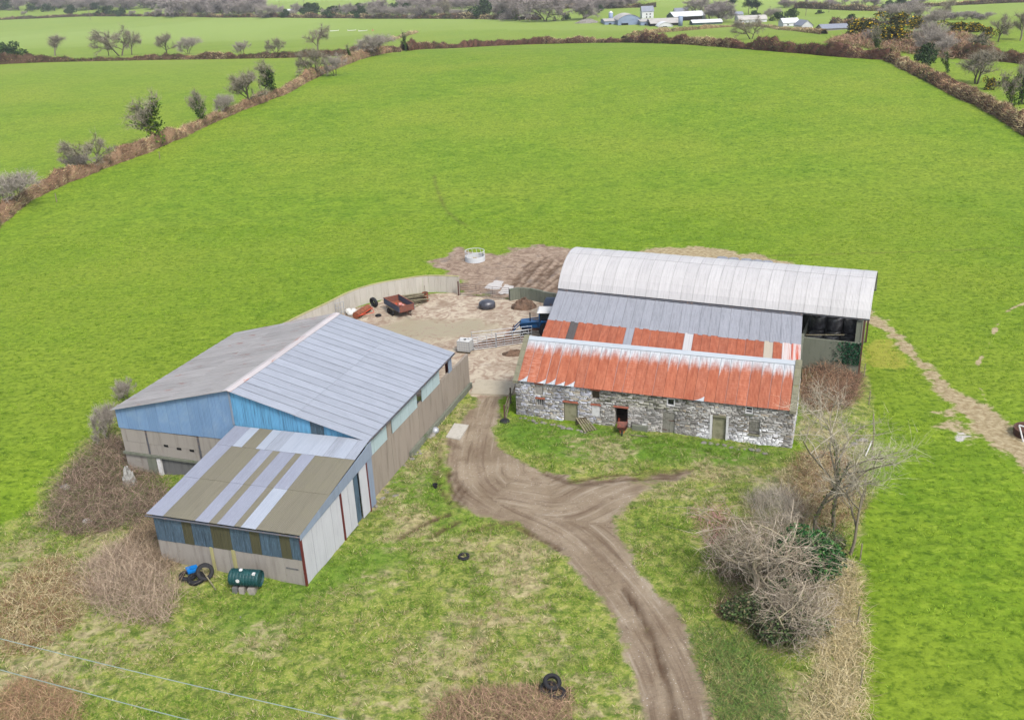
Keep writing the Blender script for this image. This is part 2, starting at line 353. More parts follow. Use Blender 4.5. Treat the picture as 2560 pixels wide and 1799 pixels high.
def smoothline(pts, n=6):    # Catmull-Rom
    P = [np.array(p, float) for p in pts]; P = [2*P[0]-P[1]]+P+[2*P[-1]-P[-2]]; out = []
    for i in range(1, len(P)-2):
        for k in range(n):
            t = k/n; a, b, c, d = P[i-1], P[i], P[i+1], P[i+2]
            out.append(tuple(.5*((2*b)+(c-a)*t+(2*a-5*b+4*c-d)*t*t+(3*b-a-3*c+d)*t**3)))
    out.append(tuple(P[-2])); return out

TRACK = [(1192,1005),(1170,1035),(1123,1094),(1116,1149),(1135,1213),(1150,1262),(1185,1290),(1276,1302),(1346,1342),(1400,1381),(1445,1436),(1494,1495),(1539,1560),(1569,1629),(1588,1693),(1603,1753),(1613,1799),(1630,1900),
         (1810,1900),(1784,1799),(1762,1708),(1728,1608),(1684,1530),(1628,1463),(1590,1412),(1556,1350),(1539,1317),(1536,1292),(1559,1267),(1603,1232),(1658,1210),(1739,1184),(1728,1170),(1633,1176),(1544,1188),(1435,1200),(1366,1178),(1296,1153),(1257,1124),(1237,1089),(1242,1030),(1256,1000),(1270,980),(1190,975)]
YARD = [(600,905),(690,850),(780,808),(850,779),(900,766),(980,741),(1075,734),(1150,731),(1200,738),(1275,748),(1330,745),(1420,740),(1440,900),(1330,910),(1290,990),(1172,992),(1164,940),(1095,990),(900,985)]
MUD = [(1085,650),(1150,620),(1210,632),(1250,640),(1290,622),(1380,612),(1450,620),(1440,760),(1330,752),(1275,750),(1200,740),(1150,738),(1150,700),(1110,690)]
MUD2 = [(1560,640),(1640,618),(1760,618),(1880,634),(1975,655),(1990,700),(1600,700)]
ROUGH = [(-400,1420),(0,1330),(110,1215),(150,1165),(230,1090),(300,1000),(700,1000),(1000,1000),(1160,900),(1200,1000),(1290,1040),(1700,1080),(2000,1120),(1990,900),(2155,850),(2174,995),(2180,1123),(2165,1260),(2152,1402),(2143,1597),(2152,1799),(2170,2300),(-900,2300)]
PATHW = [(2160,775),(2176,793),(2239,838),(2294,897),(2336,945),(2364,973),(2412,1008),(2461,1050),(2499,1088),(2560,1136),(2700,1230)]
HOME = [(-900,900),(0,545),(60,505),(250,420),(480,330),(700,235),(900,150),(1025,128),(1200,117),(1400,109),(1600,108),(1800,118),(2000,133),(2225,150),(2300,180),(2400,232),(2480,270),(2560,310),(2900,480),(4200,1700),(3000,4000),(-3000,4000)]

def axis(lo, fine0, fine1, step, hi, g):
    a = list(np.arange(fine0, fine1+1e-6, step)); s = step; x = fine1
    while x < hi: s *= g; x += s; a.append(x)
    s = step; x = fine0; pre = []
    while x > lo: s *= g; x -= s; pre.append(x)
    return np.array(pre[::-1]+a)
gx = axis(-2600, -46, 46, .24, 2600, 1.055); gy = axis(-250, 28, 112, .24, 5200, 1.03)
XX, YY = np.meshgrid(gx, gy); nx, ny = len(gx), len(gy); fx, fy = XX.ravel(), YY.ravel()
def jit(a, s, seed): return (fbm(fx, fy, s, seed)-.5)*2*a
def M_poly(poly, soft, a, s, seed, grow=0): return np.clip(.5+(poly_sd(fx, fy, PX(poly) if max(abs(p[0]) for p in poly) > 200 else poly)+grow+jit(a, s, seed))/soft, 0, 1)
def M_line(pts, w, soft, a, s, seed): return np.clip(.5+(-line_d(fx, fy, smoothline(PX(pts)), None)+w/2+jit(a, s, seed))/soft, 0, 1)
near = (np.abs(fx) < 90) & (fy < 160)
track = M_poly(TRACK, 1.5, .5, .9, 1)
BR = M_poly([(1560,1262),(1610,1225),(1760,1180),(1740,1160),(1633,1168),(1530,1182)], 3, 1, .5, 101); track = track*(1-.5*BR*np.clip((fbm(fx, fy, .6, 102)-.2)*2.2, 0, 1))
conc = M_poly(YARD, .7, .5, .8, 2)
mud = M_poly(MUD, 3.2, 1.6, .5, 3)
rough = M_poly(ROUGH, 1.2, .9, .5, 5)
pts = PX(PATHW); pw = [1.2,1.3,1.2,.8,.8,1.5,2.1,2.2,2.4,2.6,2.8]
path = np.clip(.5+(-line_d(fx, fy, pts, pw)+jit(.8, 1.1, 6))/2.0, 0, 1)
path = np.maximum(path, .62*np.clip(.5+(-line_d(fx, fy, PX([(2370,1030),(2395,1060),(2410,1085)]), [2,3,1.5])+jit(2.2, .9, 7))/2.6, 0, 1))
path = np.maximum(path, .8*M_poly(MUD2, 2.0, 1.2, .5, 4))
path = np.maximum(path, M_line([(2600,745),(2560,758),(2510,786),(2475,855),(2447,907),(2447,960),(2475,1022)], .25, .5, .3, 1, 8)*np.clip(vn(fx, fy, .5, 9)*1.6, .2, 1))
puddle = .8*M_poly([(2385,1078),(2420,1072),(2428,1092),(2400,1098)], .9, 1.1, 1.3, 10)
puddle = np.maximum(puddle, M_poly([(1205,722),(1235,700),(1262,702),(1245,725)], .5, .4, 1.2, 11)); puddle = np.maximum(puddle, M_poly([(1245,732),(1262,708),(1290,712),(1275,735)], .5, .4, 1.2, 12))
wet = M_poly([(900,830),(1010,790),(1120,800),(1200,800),(1260,815),(1150,850),(1020,860)], 1.5, 1.2, .5, 13)
dry = rough*np.clip((fbm(fx, fy, .16, 14, 4)-.46)*4.0, 0, 1)
dry = np.maximum(dry, M_poly([(-300,1420),(200,1270),(330,1250),(420,1400),(420,1560),(300,1700),(120,1799),(-300,1900)], 4, 3, .2, 15)*(.35+.65*vn(fx, fy, .5, 16)))
dry = np.maximum(dry, M_poly([(2030,1520),(2130,1400),(2140,1799),(2150,1950),(2020,1950),(2030,1650)], 1.5, 1, .4, 17))
dry = np.maximum(dry, M_poly([(2010,930),(2140,930),(2165,1120),(2120,1330),(2000,1330),(1860,1250),(2000,1120)], 2.5, 2, .3, 18)*.8)
dry = np.maximum(dry, .8*M_poly([(1080,1480),(1180,1400),(1330,1380),(1420,1450),(1560,1680),(1590,1850),(700,1850),(800,1650),(1000,1560)], 3, 3, .25, 19)*vn(fx, fy, .9, 20))
lush = np.maximum(M_poly([(1250,1060),(1290,1045),(1990,1130),(1850,1170),(1640,1150),(1430,1160),(1290,1120)], 1.2, .8, .5, 21), M_poly([(560,1530),(800,1400),(1000,1300),(1120,1300),(1000,1400),(820,1500),(640,1570)], 3, 2, .3, 22)*.8)
lush = np.maximum(lush, M_poly([(1010,1090),(1100,1150),(1120,1260),(1000,1280),(870,1260),(940,1180)], 2, 1.5, .4, 23)*.8)
brush = M_poly([(110,1300),(160,1180),(280,1080),(380,1180),(470,1230),(420,1290),(330,1320),(200,1340)], 1.5, 1, .4, 24)
brush = np.maximum(brush, M_poly([(1080,1799),(1130,1740),(1320,1700),(1420,1730),(1370,1850),(1050,1900)], 1.2, 1, .4, 25)); brush = np.maximum(brush, M_poly([(1990,900),(2090,900),(2160,930),(2120,1020),(2030,1040),(2000,1000)], 1, .8, .4, 26))
brush = np.maximum(brush, .8*M_poly([(1740,1300),(1980,1280),(2120,1380),(2080,1560),(1920,1640),(1760,1500)], 2, 1.5, .4, 27))
yellow = M_poly([(2185,850),(2225,850),(2240,890),(2235,915),(2190,915),(2175,880)], 3.5, 1.6, .6, 28)
ruts = np.zeros_like(fx)
for ln, w in [([(1095,1150),(1090,1200),(1130,1265)], .14), ([(1118,1175),(1128,1220),(1148,1262)], .14), ([(1133,1180),(1145,1215),(1160,1255)], .12), ([(1150,1200),(1165,1225),(1178,1235)], .12),
              ([(1160,1328),(1230,1310),(1270,1306),(1310,1322),(1400,1372)], .18), ([(1190,1325),(1250,1318),(1290,1318),(1360,1352),(1395,1362)], .14), ([(1280,1310),(1330,1330),(1390,1360)], .12),
              ([(1430,1200),(1530,1186),(1640,1178),(1730,1172)], .16), ([(1450,1210),(1560,1195),(1700,1180)], .14), ([(1395,1190),(1440,1206),(1540,1200),(1690,1190)], .12), ([(1360,1180),(1420,1204),(1500,1207)], .14),
              ([(1000,1345),(1060,1310),(1120,1285)], .22), ([(1080,1340),(1115,1318),(1150,1300)], .22), ([(1560,1470),(1615,1560),(1660,1680),(1690,1799),(1700,1880)], .22), ([(1600,1540),(1640,1620),(1672,1740),(1685,1850)], .12)]:
    ruts = np.maximum(ruts, M_line(ln, w*1.7, .3, .12, 2, 30))
for k in range(14):
    x0 = 1250+k*13; ln = [(x0, 735-(k % 3)*6), (x0+45, 690-(k % 4)*5), (x0+75+(k % 3)*14, 655-(k % 5)*4)]
    ruts = np.maximum(ruts, M_line(ln, .25, .35, .25, 1.5, 40+k)*mud)
faint = np.zeros_like(fx)
for ln in ([(1900,640),(2200,632),(2400,625),(2620,615)], [(1085,440),(1095,480),(1120,530),(1165,565)], [(1150,1120),(1100,1100),(1100,1190)]):
    faint = np.maximum(faint, M_line(ln, .25, .5, .2, 1, 60))
median = M_line([(1545,1440),(1600,1530),(1640,1610),(1668,1700),(1692,1799),(1705,1900)], .35, .5, .4, 1.5, 61)*np.clip((fbm(fx, fy, .9, 62)-.3)*3, 0, 1)
trod = .5*M_line([(1005,1430),(1070,1360),(1150,1310)], .6, 1, .5, 1, 63)+.5*M_line([(985,1390),(1040,1335),(1110,1290)], .6, 1, .5, 1, 64)
track = np.maximum(np.clip(track-.45*median, 0, 1), trod*.8)
track = np.maximum(track, .55*M_poly([(1000,1130),(1085,1060),(1130,1060),(1060,1200),(980,1220)], 1.2, 1, .6, 65)*vn(fx, fy, .8, 66))
# along / across coordinates of the track for wheel streaks
CL = [[(1215,985),(1178,1090),(1172,1200),(1260,1270),(1400,1335),(1500,1430),(1580,1535),(1640,1640),(1680,1740),(1700,1850)], [(1250,1250),(1400,1270),(1500,1228),(1620,1195),(1760,1172)], [(980,1360),(1080,1318),(1180,1295),(1290,1315),(1400,1375)]]
ta = np.zeros_like(fx); tb = np.full_like(fx, 1e6)
for k_, cl in enumerate(CL):
    pl = smoothline(PX(cl)); s0 = 40.0*k_
    for i in range(len(pl)-1):
        ax, ay = pl[i]; bx_, by_ = pl[i+1]; ex, ey = bx_-ax, by_-ay; L_ = math.hypot(ex, ey)+1e-9; t_ = np.clip(((fx-ax)*ex+(fy-ay)*ey)/L_**2, 0, 1); dd = np.hypot(fx-ax-ex*t_, fy-ay-ey*t_); sg = np.sign((fx-ax)*ey-(fy-ay)*ex); w_ = dd < np.abs(tb)
        tb = np.where(w_, dd*sg, tb); ta = np.where(w_, s0+L_*t_, ta); s0 += L_
tb = np.clip(tb, -30, 30)
# field tint: fields beyond the hedges paler, haze painted in with distance
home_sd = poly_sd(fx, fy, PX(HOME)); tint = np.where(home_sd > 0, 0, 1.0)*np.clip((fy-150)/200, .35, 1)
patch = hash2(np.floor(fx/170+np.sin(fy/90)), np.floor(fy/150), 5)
far = np.clip((fy-420)/300, 0, 1)  # mask for the pale haze painted on distant fields
fz = terr(fx, fy)
rel = np.where(near, (.34*(fbm(fx, fy, .8, 70)-.5)*rough*(1-track)*(1-.7*lush)) + .05*(fbm(fx, fy, .9, 71)-.5) - .12*ruts + .06*(fbm(fx, fy, 2.2, 72)-.5)*np.maximum(mud, rough*.6), 0)
rel = rel*(1-conc) + .02*conc*(fbm(fx, fy, .5, 73)-.5)
fz = fz+rel-.03*track*(1-median)
V = np.stack([fx, fy, fz], 1).astype(np.float32)
I = np.arange(nx*ny).reshape(ny, nx); Q = np.stack([I[:-1, :-1], I[:-1, 1:], I[1:, 1:], I[1:, :-1]], -1).reshape(-1, 4)
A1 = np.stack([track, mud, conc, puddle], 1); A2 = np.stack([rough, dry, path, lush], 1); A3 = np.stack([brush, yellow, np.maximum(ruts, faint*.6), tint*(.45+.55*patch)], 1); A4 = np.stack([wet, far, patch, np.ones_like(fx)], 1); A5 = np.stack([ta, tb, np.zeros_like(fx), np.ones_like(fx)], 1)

def m_ground():
    t = NT('farm_ground'); p = t.pos()
    def at(n):
        a = t.n('Attribute', attribute_name=n); s = t.n('SeparateColor'); t.L(a.outputs['Color'], s.inputs[0]); return s.outputs[0], s.outputs[1], s.outputs[2], a.outputs['Alpha']
    track, mud, conc, pud = at('m1'); rough, dry, path, lush = at('m2'); brush, yel, ruts, tint = at('m3'); wet, far, patch, _ = at('m4')
    flat = t.scale(p, (1, 1, .3)); tav, tbv, _, _ = at('m5'); cx = t.n('CombineXYZ'); t.L(t.math('MULTIPLY', tav, .16), cx.inputs[0]); t.L(t.math('MULTIPLY', tbv, 2.3), cx.inputs[1]); stk = t.noise(cx.outputs[0], 1.0, 5, .62, .3); wheel = t.math('MULTIPLY', t.ramp(t.math('ABSOLUTE', t.math('SUBTRACT', t.math('ABSOLUTE', tbv), .85)), .5, .15), t.ramp(stk, .25, .6))
    n0 = t.noise(flat, .035, 3); n1 = t.noise(flat, .35, 4, .6); n2 = t.noise(flat, 2.2, 6, .68); n3 = t.noise(flat, 9, 5, .7); nd = t.noise(flat, 1.1, 6, .7, 1.2); n15 = t.noise(t.scale(p, (.55, .9, .3)), 1.0, 5, .66); stripe = t.noise(t.scale(p, (.5, 2.6, .3)), 1.0, 4, .6)
    def edge(m, amt=.7): return t.ramp(t.math('ADD', m, t.math('MULTIPLY_ADD', n2, amt, -amt/2)), .36, .64)
    g = t.mix(t.ramp(n1, .3, .72), C(108,144,32), C(136,167,44)); g = t.mix(t.math('MULTIPLY', t.ramp(n0, .35, .7), .75), g, C(148,166,54))
    g = t.mix(t.math('MULTIPLY', t.ramp(stripe, .45, .75), .35), g, C(152,178,50))
    g = t.mix(t.math('MULTIPLY', t.ramp(n2, .55, .34), .8), g, C(76,106,18)); g = t.mix(t.math('MULTIPLY', t.ramp(n3, .55, .75), .35), g, C(172,192,62))  # dark mix paints the shade between grass clumps
    g = t.mix(t.math('MULTIPLY', t.ramp(n15, .5, .3), .5), g, C(84,114,24)); g = t.mix(t.math('MULTIPLY', t.ramp(n15, .55, .75), .4), g, C(156,178,50)); fk = t.noise(t.scale(p, (1.2, 1.9, .3)), 1.0, 3, .55, .4); g = t.mix(t.math('MULTIPLY', t.ramp(fk, .40, .30), .6), g, C(66,100,12)); g = t.mix(t.math('MULTIPLY', t.ramp(fk, .55, .68), .45), g, C(164,190,62)); g = t.mix(t.math('MULTIPLY', tint, .6), g, C(150,168,76)); g = t.mix(t.math('MULTIPLY', far, t.math('MULTIPLY_ADD', patch, .5, .2)), g, C(160,184,98))  # dark flecks paint clump shadows; the far mix paints pale haze
    rg = t.mix(t.ramp(n2, .35, .62), C(96,124,44), C(156,168,78)); rg = t.mix(t.ramp(n3, .5, .68), rg, C(190,184,112)); rg = t.mix(t.math('MULTIPLY', t.ramp(nd, .52, .68), .6), rg, C(196,184,126)); rg = t.mix(t.math('MULTIPLY', lush, .85), rg, t.mix(n2, C(70,118,30), C(128,168,56)))
    dr = t.mix(t.ramp(n2, .3, .65), C(150,134,102), C(206,192,150)); lm = t.noise(t.scale(p, (1.1, 1.5, .3)), 1.0, 5, .65, .7); rg = t.mix(t.math('MULTIPLY', t.ramp(t.math('ADD', lm, t.math('MULTIPLY', dry, .38)), .60, .86), .85), rg, dr)
    br = t.mix(t.ramp(n3, .35, .65), C(84,66,54), C(138,112,92)); rg = t.mix(edge(t.math('MULTIPLY', brush, .8), .6), rg, br)
    lump = t.noise(flat, 1.5, 4, .6, .6); rg = t.mix(t.math('MULTIPLY', t.ramp(lump, .50, .36), .6), rg, C(74,98,40)); col = t.mix(edge(rough, .3), g, rg)
    col = t.mix(t.math('MULTIPLY', edge(yel, .9), .5), col, C(190,178,86))
    pa = t.mix(t.ramp(n2, .3, .7), C(152,132,98), C(202,188,152)); col = t.mix(edge(path, .95), col, pa)
    tr = t.mix(t.ramp(n1, .3, .7), C(144,127,106), C(172,156,134)); tr = t.mix(t.ramp(n3, .58, .72), tr, C(200,190,178)); tr = t.mix(t.ramp(nd, .55, .72), tr, C(132,112,92))
    vo = t.n('TexVoronoi'); vo.inputs['Scale'].default_value = 5.5; t.L(flat, vo.inputs['Vector']); st = t.math('MULTIPLY', t.ramp(vo.outputs['Distance'], .16, .10), t.ramp(n1, .42, .55)); tr = t.mix(st, tr, C(226,220,212))
    tr = t.mix(t.math('MULTIPLY', t.ramp(stk, .50, .70), .65), tr, C(108,88,72)); tr = t.mix(t.math('MULTIPLY', t.ramp(stk, .46, .32), .48), tr, C(194,182,164)); tr = t.mix(t.math('MULTIPLY', wheel, .28), tr, C(122,102,86)); col = t.mix(edge(track, .8), col, tr)
    mu = t.mix(t.ramp(nd, .35, .65), C(136,114,98), C(186,166,146)); mu = t.mix(t.ramp(n1, .55, .75), mu, C(128,122,118)); mu = t.mix(t.math('MULTIPLY', t.ramp(n2, .6, .7), .5), mu, C(190,170,152))
    col = t.mix(edge(mud, .8), col, mu)
    sw = t.noise(flat, .8, 6, .62, 2.2); cc = t.mix(t.ramp(sw, .34, .64), C(166,142,124), C(212,200,178)); cc = t.mix(t.math('MULTIPLY', t.ramp(nd, .56, .76), .6), cc, C(226,218,202)); cc = t.mix(t.math('MULTIPLY', t.ramp(n1, .52, .66), .55), cc, C(140,116,98)); cc = t.mix(t.math('MULTIPLY', wet, t.ramp(sw, .3, .5)), cc, C(176,166,140))
    cc = t.mix(t.math('MULTIPLY', t.ramp(n3, .55, .7), .3), cc, C(120,98,84))
    col = t.mix(edge(conc, .25), col, cc)
    col = t.mix(t.math('MULTIPLY', ruts, .9), col, t.mix(n3, C(74,56,44), C(104,82,62)))
    col = t.mix(edge(pud, .6), col, C(206,200,194))
    t.L(col, t.b.inputs['Base Color'])
    hard = t.math('MAXIMUM', conc, pud); t.L(t.ramp(t.math('MAXIMUM', pud, t.math('MULTIPLY', wet, .55)), .3, .8, .92, .16), t.b.inputs['Roughness'])
    t.b.inputs['Specular IOR Level'].default_value = .1
    hgt = t.math('ADD', t.math('MULTIPLY', n2, 1.0), t.math('MULTIPLY', n3, .35))
    t.L(t.bump(hgt, t.math('MULTIPLY_ADD', hard, -.75, .85), .12), t.b.inputs['Normal']); return t.m
M_GROUND = m_ground()
fm = lambda a: a[Q].mean(1)
ft, fc, fmu, fp, fr, fh = fm(track), fm(conc), fm(mud), fm(path), fm(rough), fm(home_sd)
cls = np.where(ft > .5, 0, np.where(fc > .5, 1, np.where(fmu > .55, 2, np.where(fp > .55, 3, np.where(fr > .5, 4, np.where(fh > 0, 5, 6))))))
for k, (nm, lb) in enumerate([('farm_track', 'stony brown farm track curving up to the yard'), ('concrete_yard', 'mud-smeared pale concrete yard between the sheds'), ('muddy_ground', 'rutted brown mud around the ring feeder'), ('trodden_path', 'trodden tan cattle path across the green pasture'),
                              ('rough_ground', 'rough tussocky ground around the buildings'), ('pasture', 'bright green domed pasture behind the farm buildings'), ('outer_fields', 'paler green fields beyond the hedges')]):
    q = Q[cls == k]; ids, inv = np.unique(q.ravel(), return_inverse=True)
    me = npmesh(nm, V[ids], inv.reshape(-1, 4), M_GROUND, smooth=True)
    for an, A in (('m1', A1), ('m2', A2), ('m3', A3), ('m4', A4), ('m5', A5)):
        a = me.color_attributes.new(an, 'FLOAT_COLOR', 'POINT'); a.data.foreach_set('color', A[ids].astype(np.float32).ravel())
    tag(link(nm, me), lb, kind='structure')
def gridval(A, x, y):   # nearest grid sample of a mask
    ix = np.clip(np.searchsorted(gx, x), 0, nx-1); iy = np.clip(np.searchsorted(gy, y), 0, ny-1); return A.reshape(ny, nx)[iy, ix]
# ------------------------------------------------------------------ buildings
def lerp(a, b, t): return tuple(a[i]*(1-t)+b[i]*t for i in range(len(a)))
def quadpt(P, s, t): return lerp(lerp(P[0], P[1], s), lerp(P[3], P[2], s), t)     # P: foot-left, foot-right, top-right, top-left
def sheets(parent, P, n, mats, rows=(0, 1), name='roof_sheet', th=.012, norm01=False, ocol=None, sub=1):
    """lay n columns of separate sheets over the quad P; mats(i, r) gives the material"""
    P = [Vector(p) for p in P]; nr = (P[1]-P[0]).cross(P[3]-P[0]).normalized(); width = (P[1]-P[0]).length/n; out = []
    for r in range(len(rows)-1):
        t0, t1 = rows[r], rows[r+1]; t0e = max(0, t0-.012) if r else t0
        for i in range(n):
            s0, s1 = i/n, (i+1)/n+.10/n
            if i == n-1: s1 = 1
            j = random.uniform(0, .008)
            a, b, c, d = (Vector(quadpt(P, s0, t0e)), Vector(quadpt(P, s1, t0e)), Vector(quadpt(P, s1, t1)), Vector(quadpt(P, s0, t1)))
            lift = nr*(.018*r+.004); a += nr*(.020+j)+lift; d += nr*(.016+j)+lift; b += lift; c += lift
            m = MB(); m.hexa([a-nr*th, b-nr*th, c-nr*th, d-nr*th, a, b, c, d])
            L = (d-a).length; uv = [(0, t0), (1, t0), (1, t1), (0, t1)]*2 if norm01 else [(0, 0), (width, 0), (width, L), (0, L)]*2
            o = m.build(name, mats(i, r), parent, uv=uv)
            if ocol: o.color = ocol(i, r)
            out.append(o)
    return out
def sheetbox(parent, name, P, mat, th=.03):
    """one flat panel on quad P (ccw seen from outside) with metric UV"""
    P = [Vector(p) for p in P]; nr = (P[1]-P[0]).cross(P[3]-P[0]).normalized(); m = MB(); m.hexa([p-nr*th for p in P]+P)
    w, h = (P[1]-P[0]).length, (P[3]-P[0]).length; return m.build(name, mat, parent, uv=[(0, 0), (w, 0), (w, h), (0, h)]*2)
def bx(parent, name, mat, *a): return MB().box(*a).build(name, mat, parent)

# ---- big livestock shed (local frame: x along the gable, y away along the ridge)
SYAW = -.328; SO = (-26.84, 55.73, 0); SW, SL, SE, SR = 18.95, 14.48, 4.35, 6.74
sh = thing('livestock_shed', 'large gabled livestock shed with blue gable and pale lilac-grey sheet roof', 'shed', SO, SYAW)
sheets(sh, [(SW, -.15, SE), (SW, SL, SE), (SW/2, SL, SR), (SW/2, -.15, SR)], 18, lambda i, r: M['roof_r'], (0, .52, 1))
sheets(sh, [(0, SL, SE), (0, -.15, SE), (SW/2, -.15, SR), (SW/2, SL, SR)], 17, lambda i, r: M['roof_l'], (0, .5, 1))
for i in range(6):   # ridge capping, one length at a time
    y0, y1 = -.15+i*(SL+.15)/6, -.15+(i+1)*(SL+.15)/6-.004; rz = SR+.045; k = (SR-SE)/(SW/2)
    m = MB(); m.hexa([(SW/2-.3, y0, rz-.3*k), (SW/2, y0, rz-.02), (SW/2, y1, rz-.02), (SW/2-.3, y1, rz-.3*k), (SW/2-.3, y0, rz-.3*k+.03), (SW/2, y0, rz+.03), (SW/2, y1, rz+.03), (SW/2-.3, y1, rz-.3*k+.03)])
    m.hexa([(SW/2, y0, rz-.02), (SW/2+.3, y0, rz-.3*k), (SW/2+.3, y1, rz-.3*k), (SW/2, y1, rz-.02), (SW/2, y0, rz+.03), (SW/2+.3, y0, rz-.3*k+.03), (SW/2+.3, y1, rz-.3*k+.03), (SW/2, y1, rz+.03)])
    m.build('ridge_cap', M['ridge'], sh, uv=[(v[0]-SW/2+.3, v[1]) for v in m.v])
def slope_z(a): return SE+(SR-SE)*(1-abs(a-SW/2)/(SW/2))
# front gable: blue cladding left of the ridge, turquoise right of it
ncl = 11
for i in range(ncl):
    a0, a1 = .22+i*(SW/2-.22)/ncl, .22+(i+1)*(SW/2-.22)/ncl; zb = 2.98+.02*a0
    sheetbox(sh, 'cladding_sheet', [(a0, .1-.006*(i % 2), zb), (a1, .1-.006*(i % 2), zb), (a1, .1-.006*(i % 2), slope_z(a1)-.05), (a0, .1-.006*(i % 2), slope_z(a0)-.05)], M['blue'])
for i in range(10):
    a0, a1 = SW/2+i*(SW/2-.25)/10, SW/2+(i+1)*(SW/2-.25)/10; zb = 4.18
    z1 = max(slope_z(a1)-.05, zb+.05); z0 = max(slope_z(a0)-.05, zb+.06)
    if z1 < zb+.1: continue
    sheetbox(sh, 'cladding_sheet', [(a0, .1-.006*(i % 2), zb), (a1, .1-.006*(i % 2), zb), (a1, .1-.006*(i % 2), z1), (a0, .1-.006*(i % 2), z0)], M['darkblue'] if i == 6 else M['cyan'])
bx(sh, 'verge_trim', M['steelblue'], SW/2-.06, SW/2+.06, .02, .09, 4.3, SR-.08)
# front concrete panels between dark stanchions
cuts = [.2, 2.3, 6.4, 9.6]
for i in range(3):
    bx(sh, 'concrete_panel', M['conc'], cuts[i]+.09, cuts[i+1]-.09, .14, .34, 2.0, 2.96+.02*cuts[i]); bx(sh, 'concrete_panel', M['conc'], cuts[i]+.09, cuts[i+1]-.09, .15, .34, 1.2, 1.985)
for a in (2.3, 6.4): bx(sh, 'stanchion', M['gutter'], a-.07, a+.07, .16, .36, -.9, 3.0)
bx(sh, 'wall_kerb', M['conc_moss'], .15, 9.6, .05, .5, 1.02, 1.18)
bx(sh, 'lower_wall', M['conc_dark'], 3.1, 9.6, .22, .5, -1.8, 1.0); bx(sh, 'lower_wall', M['conc'], .2, 2.0, .2, .5, -1.8, 1.0)
bx(sh, 'lime_run', M['whitewash'], 2.75, 3.05, .12, .4, -1.6, .95); bx(sh, 'lime_run', M['conc_moss'], 2.0, 2.7, .1, .45, -1.6, .99)
for a, z in ((3.6, 1.95), (4.6, 1.85), (5.6, 1.85)): bx(sh, 'hole_shade', M['dark'], a, a+.34, .125, .16, z, z+.16)  # near-black plates paint the shade inside the holes
# long left wall
for i in range(4): bx(sh, 'concrete_panel', M['conc'], .2, .42, .4+i*3.5, .4+i*3.5+3.44, -1.5, 2.95)
for i in range(16): sheetbox(sh, 'cladding_sheet', [(.22, .15+(i+1)*.89, 2.98), (.22, .15+i*.89, 2.98), (.22, .15+i*.89, 4.3), (.22, .15+(i+1)*.89, 4.3)], M['blue'])
# long right wall: brown concrete with pale side sheets above
for y0, y1 in ((.05, 3.6), (3.63, 8.0), (8.03, 12.3), (12.33, 15.4), (15.43, 17.9)): bx(sh, 'concrete_panel', M['conc_brown'], 18.45, 18.65, y0, y1, -.3, 2.92 if y1 < 16 else 2.84)
bx(sh, 'wall_footing', M['conc_moss'], 18.66, 18.86, 6.0, 17.9, -.2, .42)
for i, (y0, y1, mt) in enumerate(((.05, 1.2, 'palecyan'), (1.21, 3.05, 'palecyan'), (3.85, 5.2, 'palecyan'), (5.21, 6.5, 'palecyan'), (6.51, 7.9, 'palecyan'), (8.75, 9.6, 'palecyan'), (9.61, 10.7, 'palecyan'), (10.71, 12.0, 'palecyan'), (13.8, 14.46, 'steelblue'))):
    sheetbox(sh, 'cladding_sheet', [(18.66, y0, 2.9), (18.66, y1, 2.9), (18.66, y1, 4.32), (18.66, y0, 4.32)], M[mt])
bx(sh, 'concrete_panel', M['conc_brown'], 18.47, 18.63, 3.1, 3.8, 2.92, 4.1)
bx(sh, 'gutter', M['gutter'], SW-.06, SW+.05, -.15, SL, SE-.11, SE-.02)
for y in (.3, 5, 9.7, 14.3):
    for a in (.55, SW/2, 18.3): bx(sh, 'stanchion', M['steel_red'], a-.09, a+.09, y-.09, y+.09, -.5, slope_z(a)-.3)
    for s in (-1, 1):
        e = (.5 if s < 0 else SW-.5); m = MB(); m.tube([(SW/2, y, SR-.22), (e, y, slope_z(e)-.22)], .09, 4); m.build('rafter', M['steel_red'], sh)
bx(sh, 'floor_slab', M['conc_dark'], .45, 18.44, .5, 14.4, -.1, .06)
bx(sh, 'end_wall', M['conc'], .45, 7.5, 14.2, 14.4, .06, 2.9)

# ---- lean-to in front of the shed
lt = thing('lean_to_shed', 'low front lean-to with striped olive and lilac sheet roof, joined to the blue gable', 'lean-to', SO, SYAW)
Pq = [(9.42, -8.78, 3.10), (19.17, -8.78, 3.30), (19.05, -.02, 4.42), (9.6, -.02, 4.25)]
edges = [9.42, 10.55, 12.65, 13.55, 14.06, 15.13, 15.56, 16.49, 19.17]; mm = ['lilac', 'olive', 'lilac', 'olive', 'lilac', 'olive', 'lilac', 'olive']
def ltrow(cols, t0, t1, lift):
    P = [Vector(p) for p in Pq]; nr = (P[1]-P[0]).cross(P[3]-P[0]).normalized()
    for e0, e1, mt in cols:
        s0, s1 = (e0-9.42)/9.75, (e1-9.42)/9.75; k = max(1, round((e1-e0)/1.0))
        for j in range(k):
            q0, q1 = s0+(s1-s0)*j/k, s0+(s1-s0)*(j+1)/k
            pts = [Vector(quadpt(P, q0, t0)), Vector(quadpt(P, min(q1+.004, 1), t0)), Vector(quadpt(P, min(q1+.004, 1), t1)), Vector(quadpt(P, q0, t1))]
            pts = [p+nr*(lift+(.012 if i in (0, 3) else 0)) for i, p in enumerate(pts)]
            sheetbox(lt, 'roof_sheet', pts, M[mt], .012)
low = [(edges[i], edges[i+1], mm[i]) for i in range(8)]
ltrow(low[:4]+[(14.06, 15.13, 'lilac'), low[5], (15.56, 16.49, 'roof_light'), low[7]], 0, .40, 0); ltrow(low, .392, .775, .02)
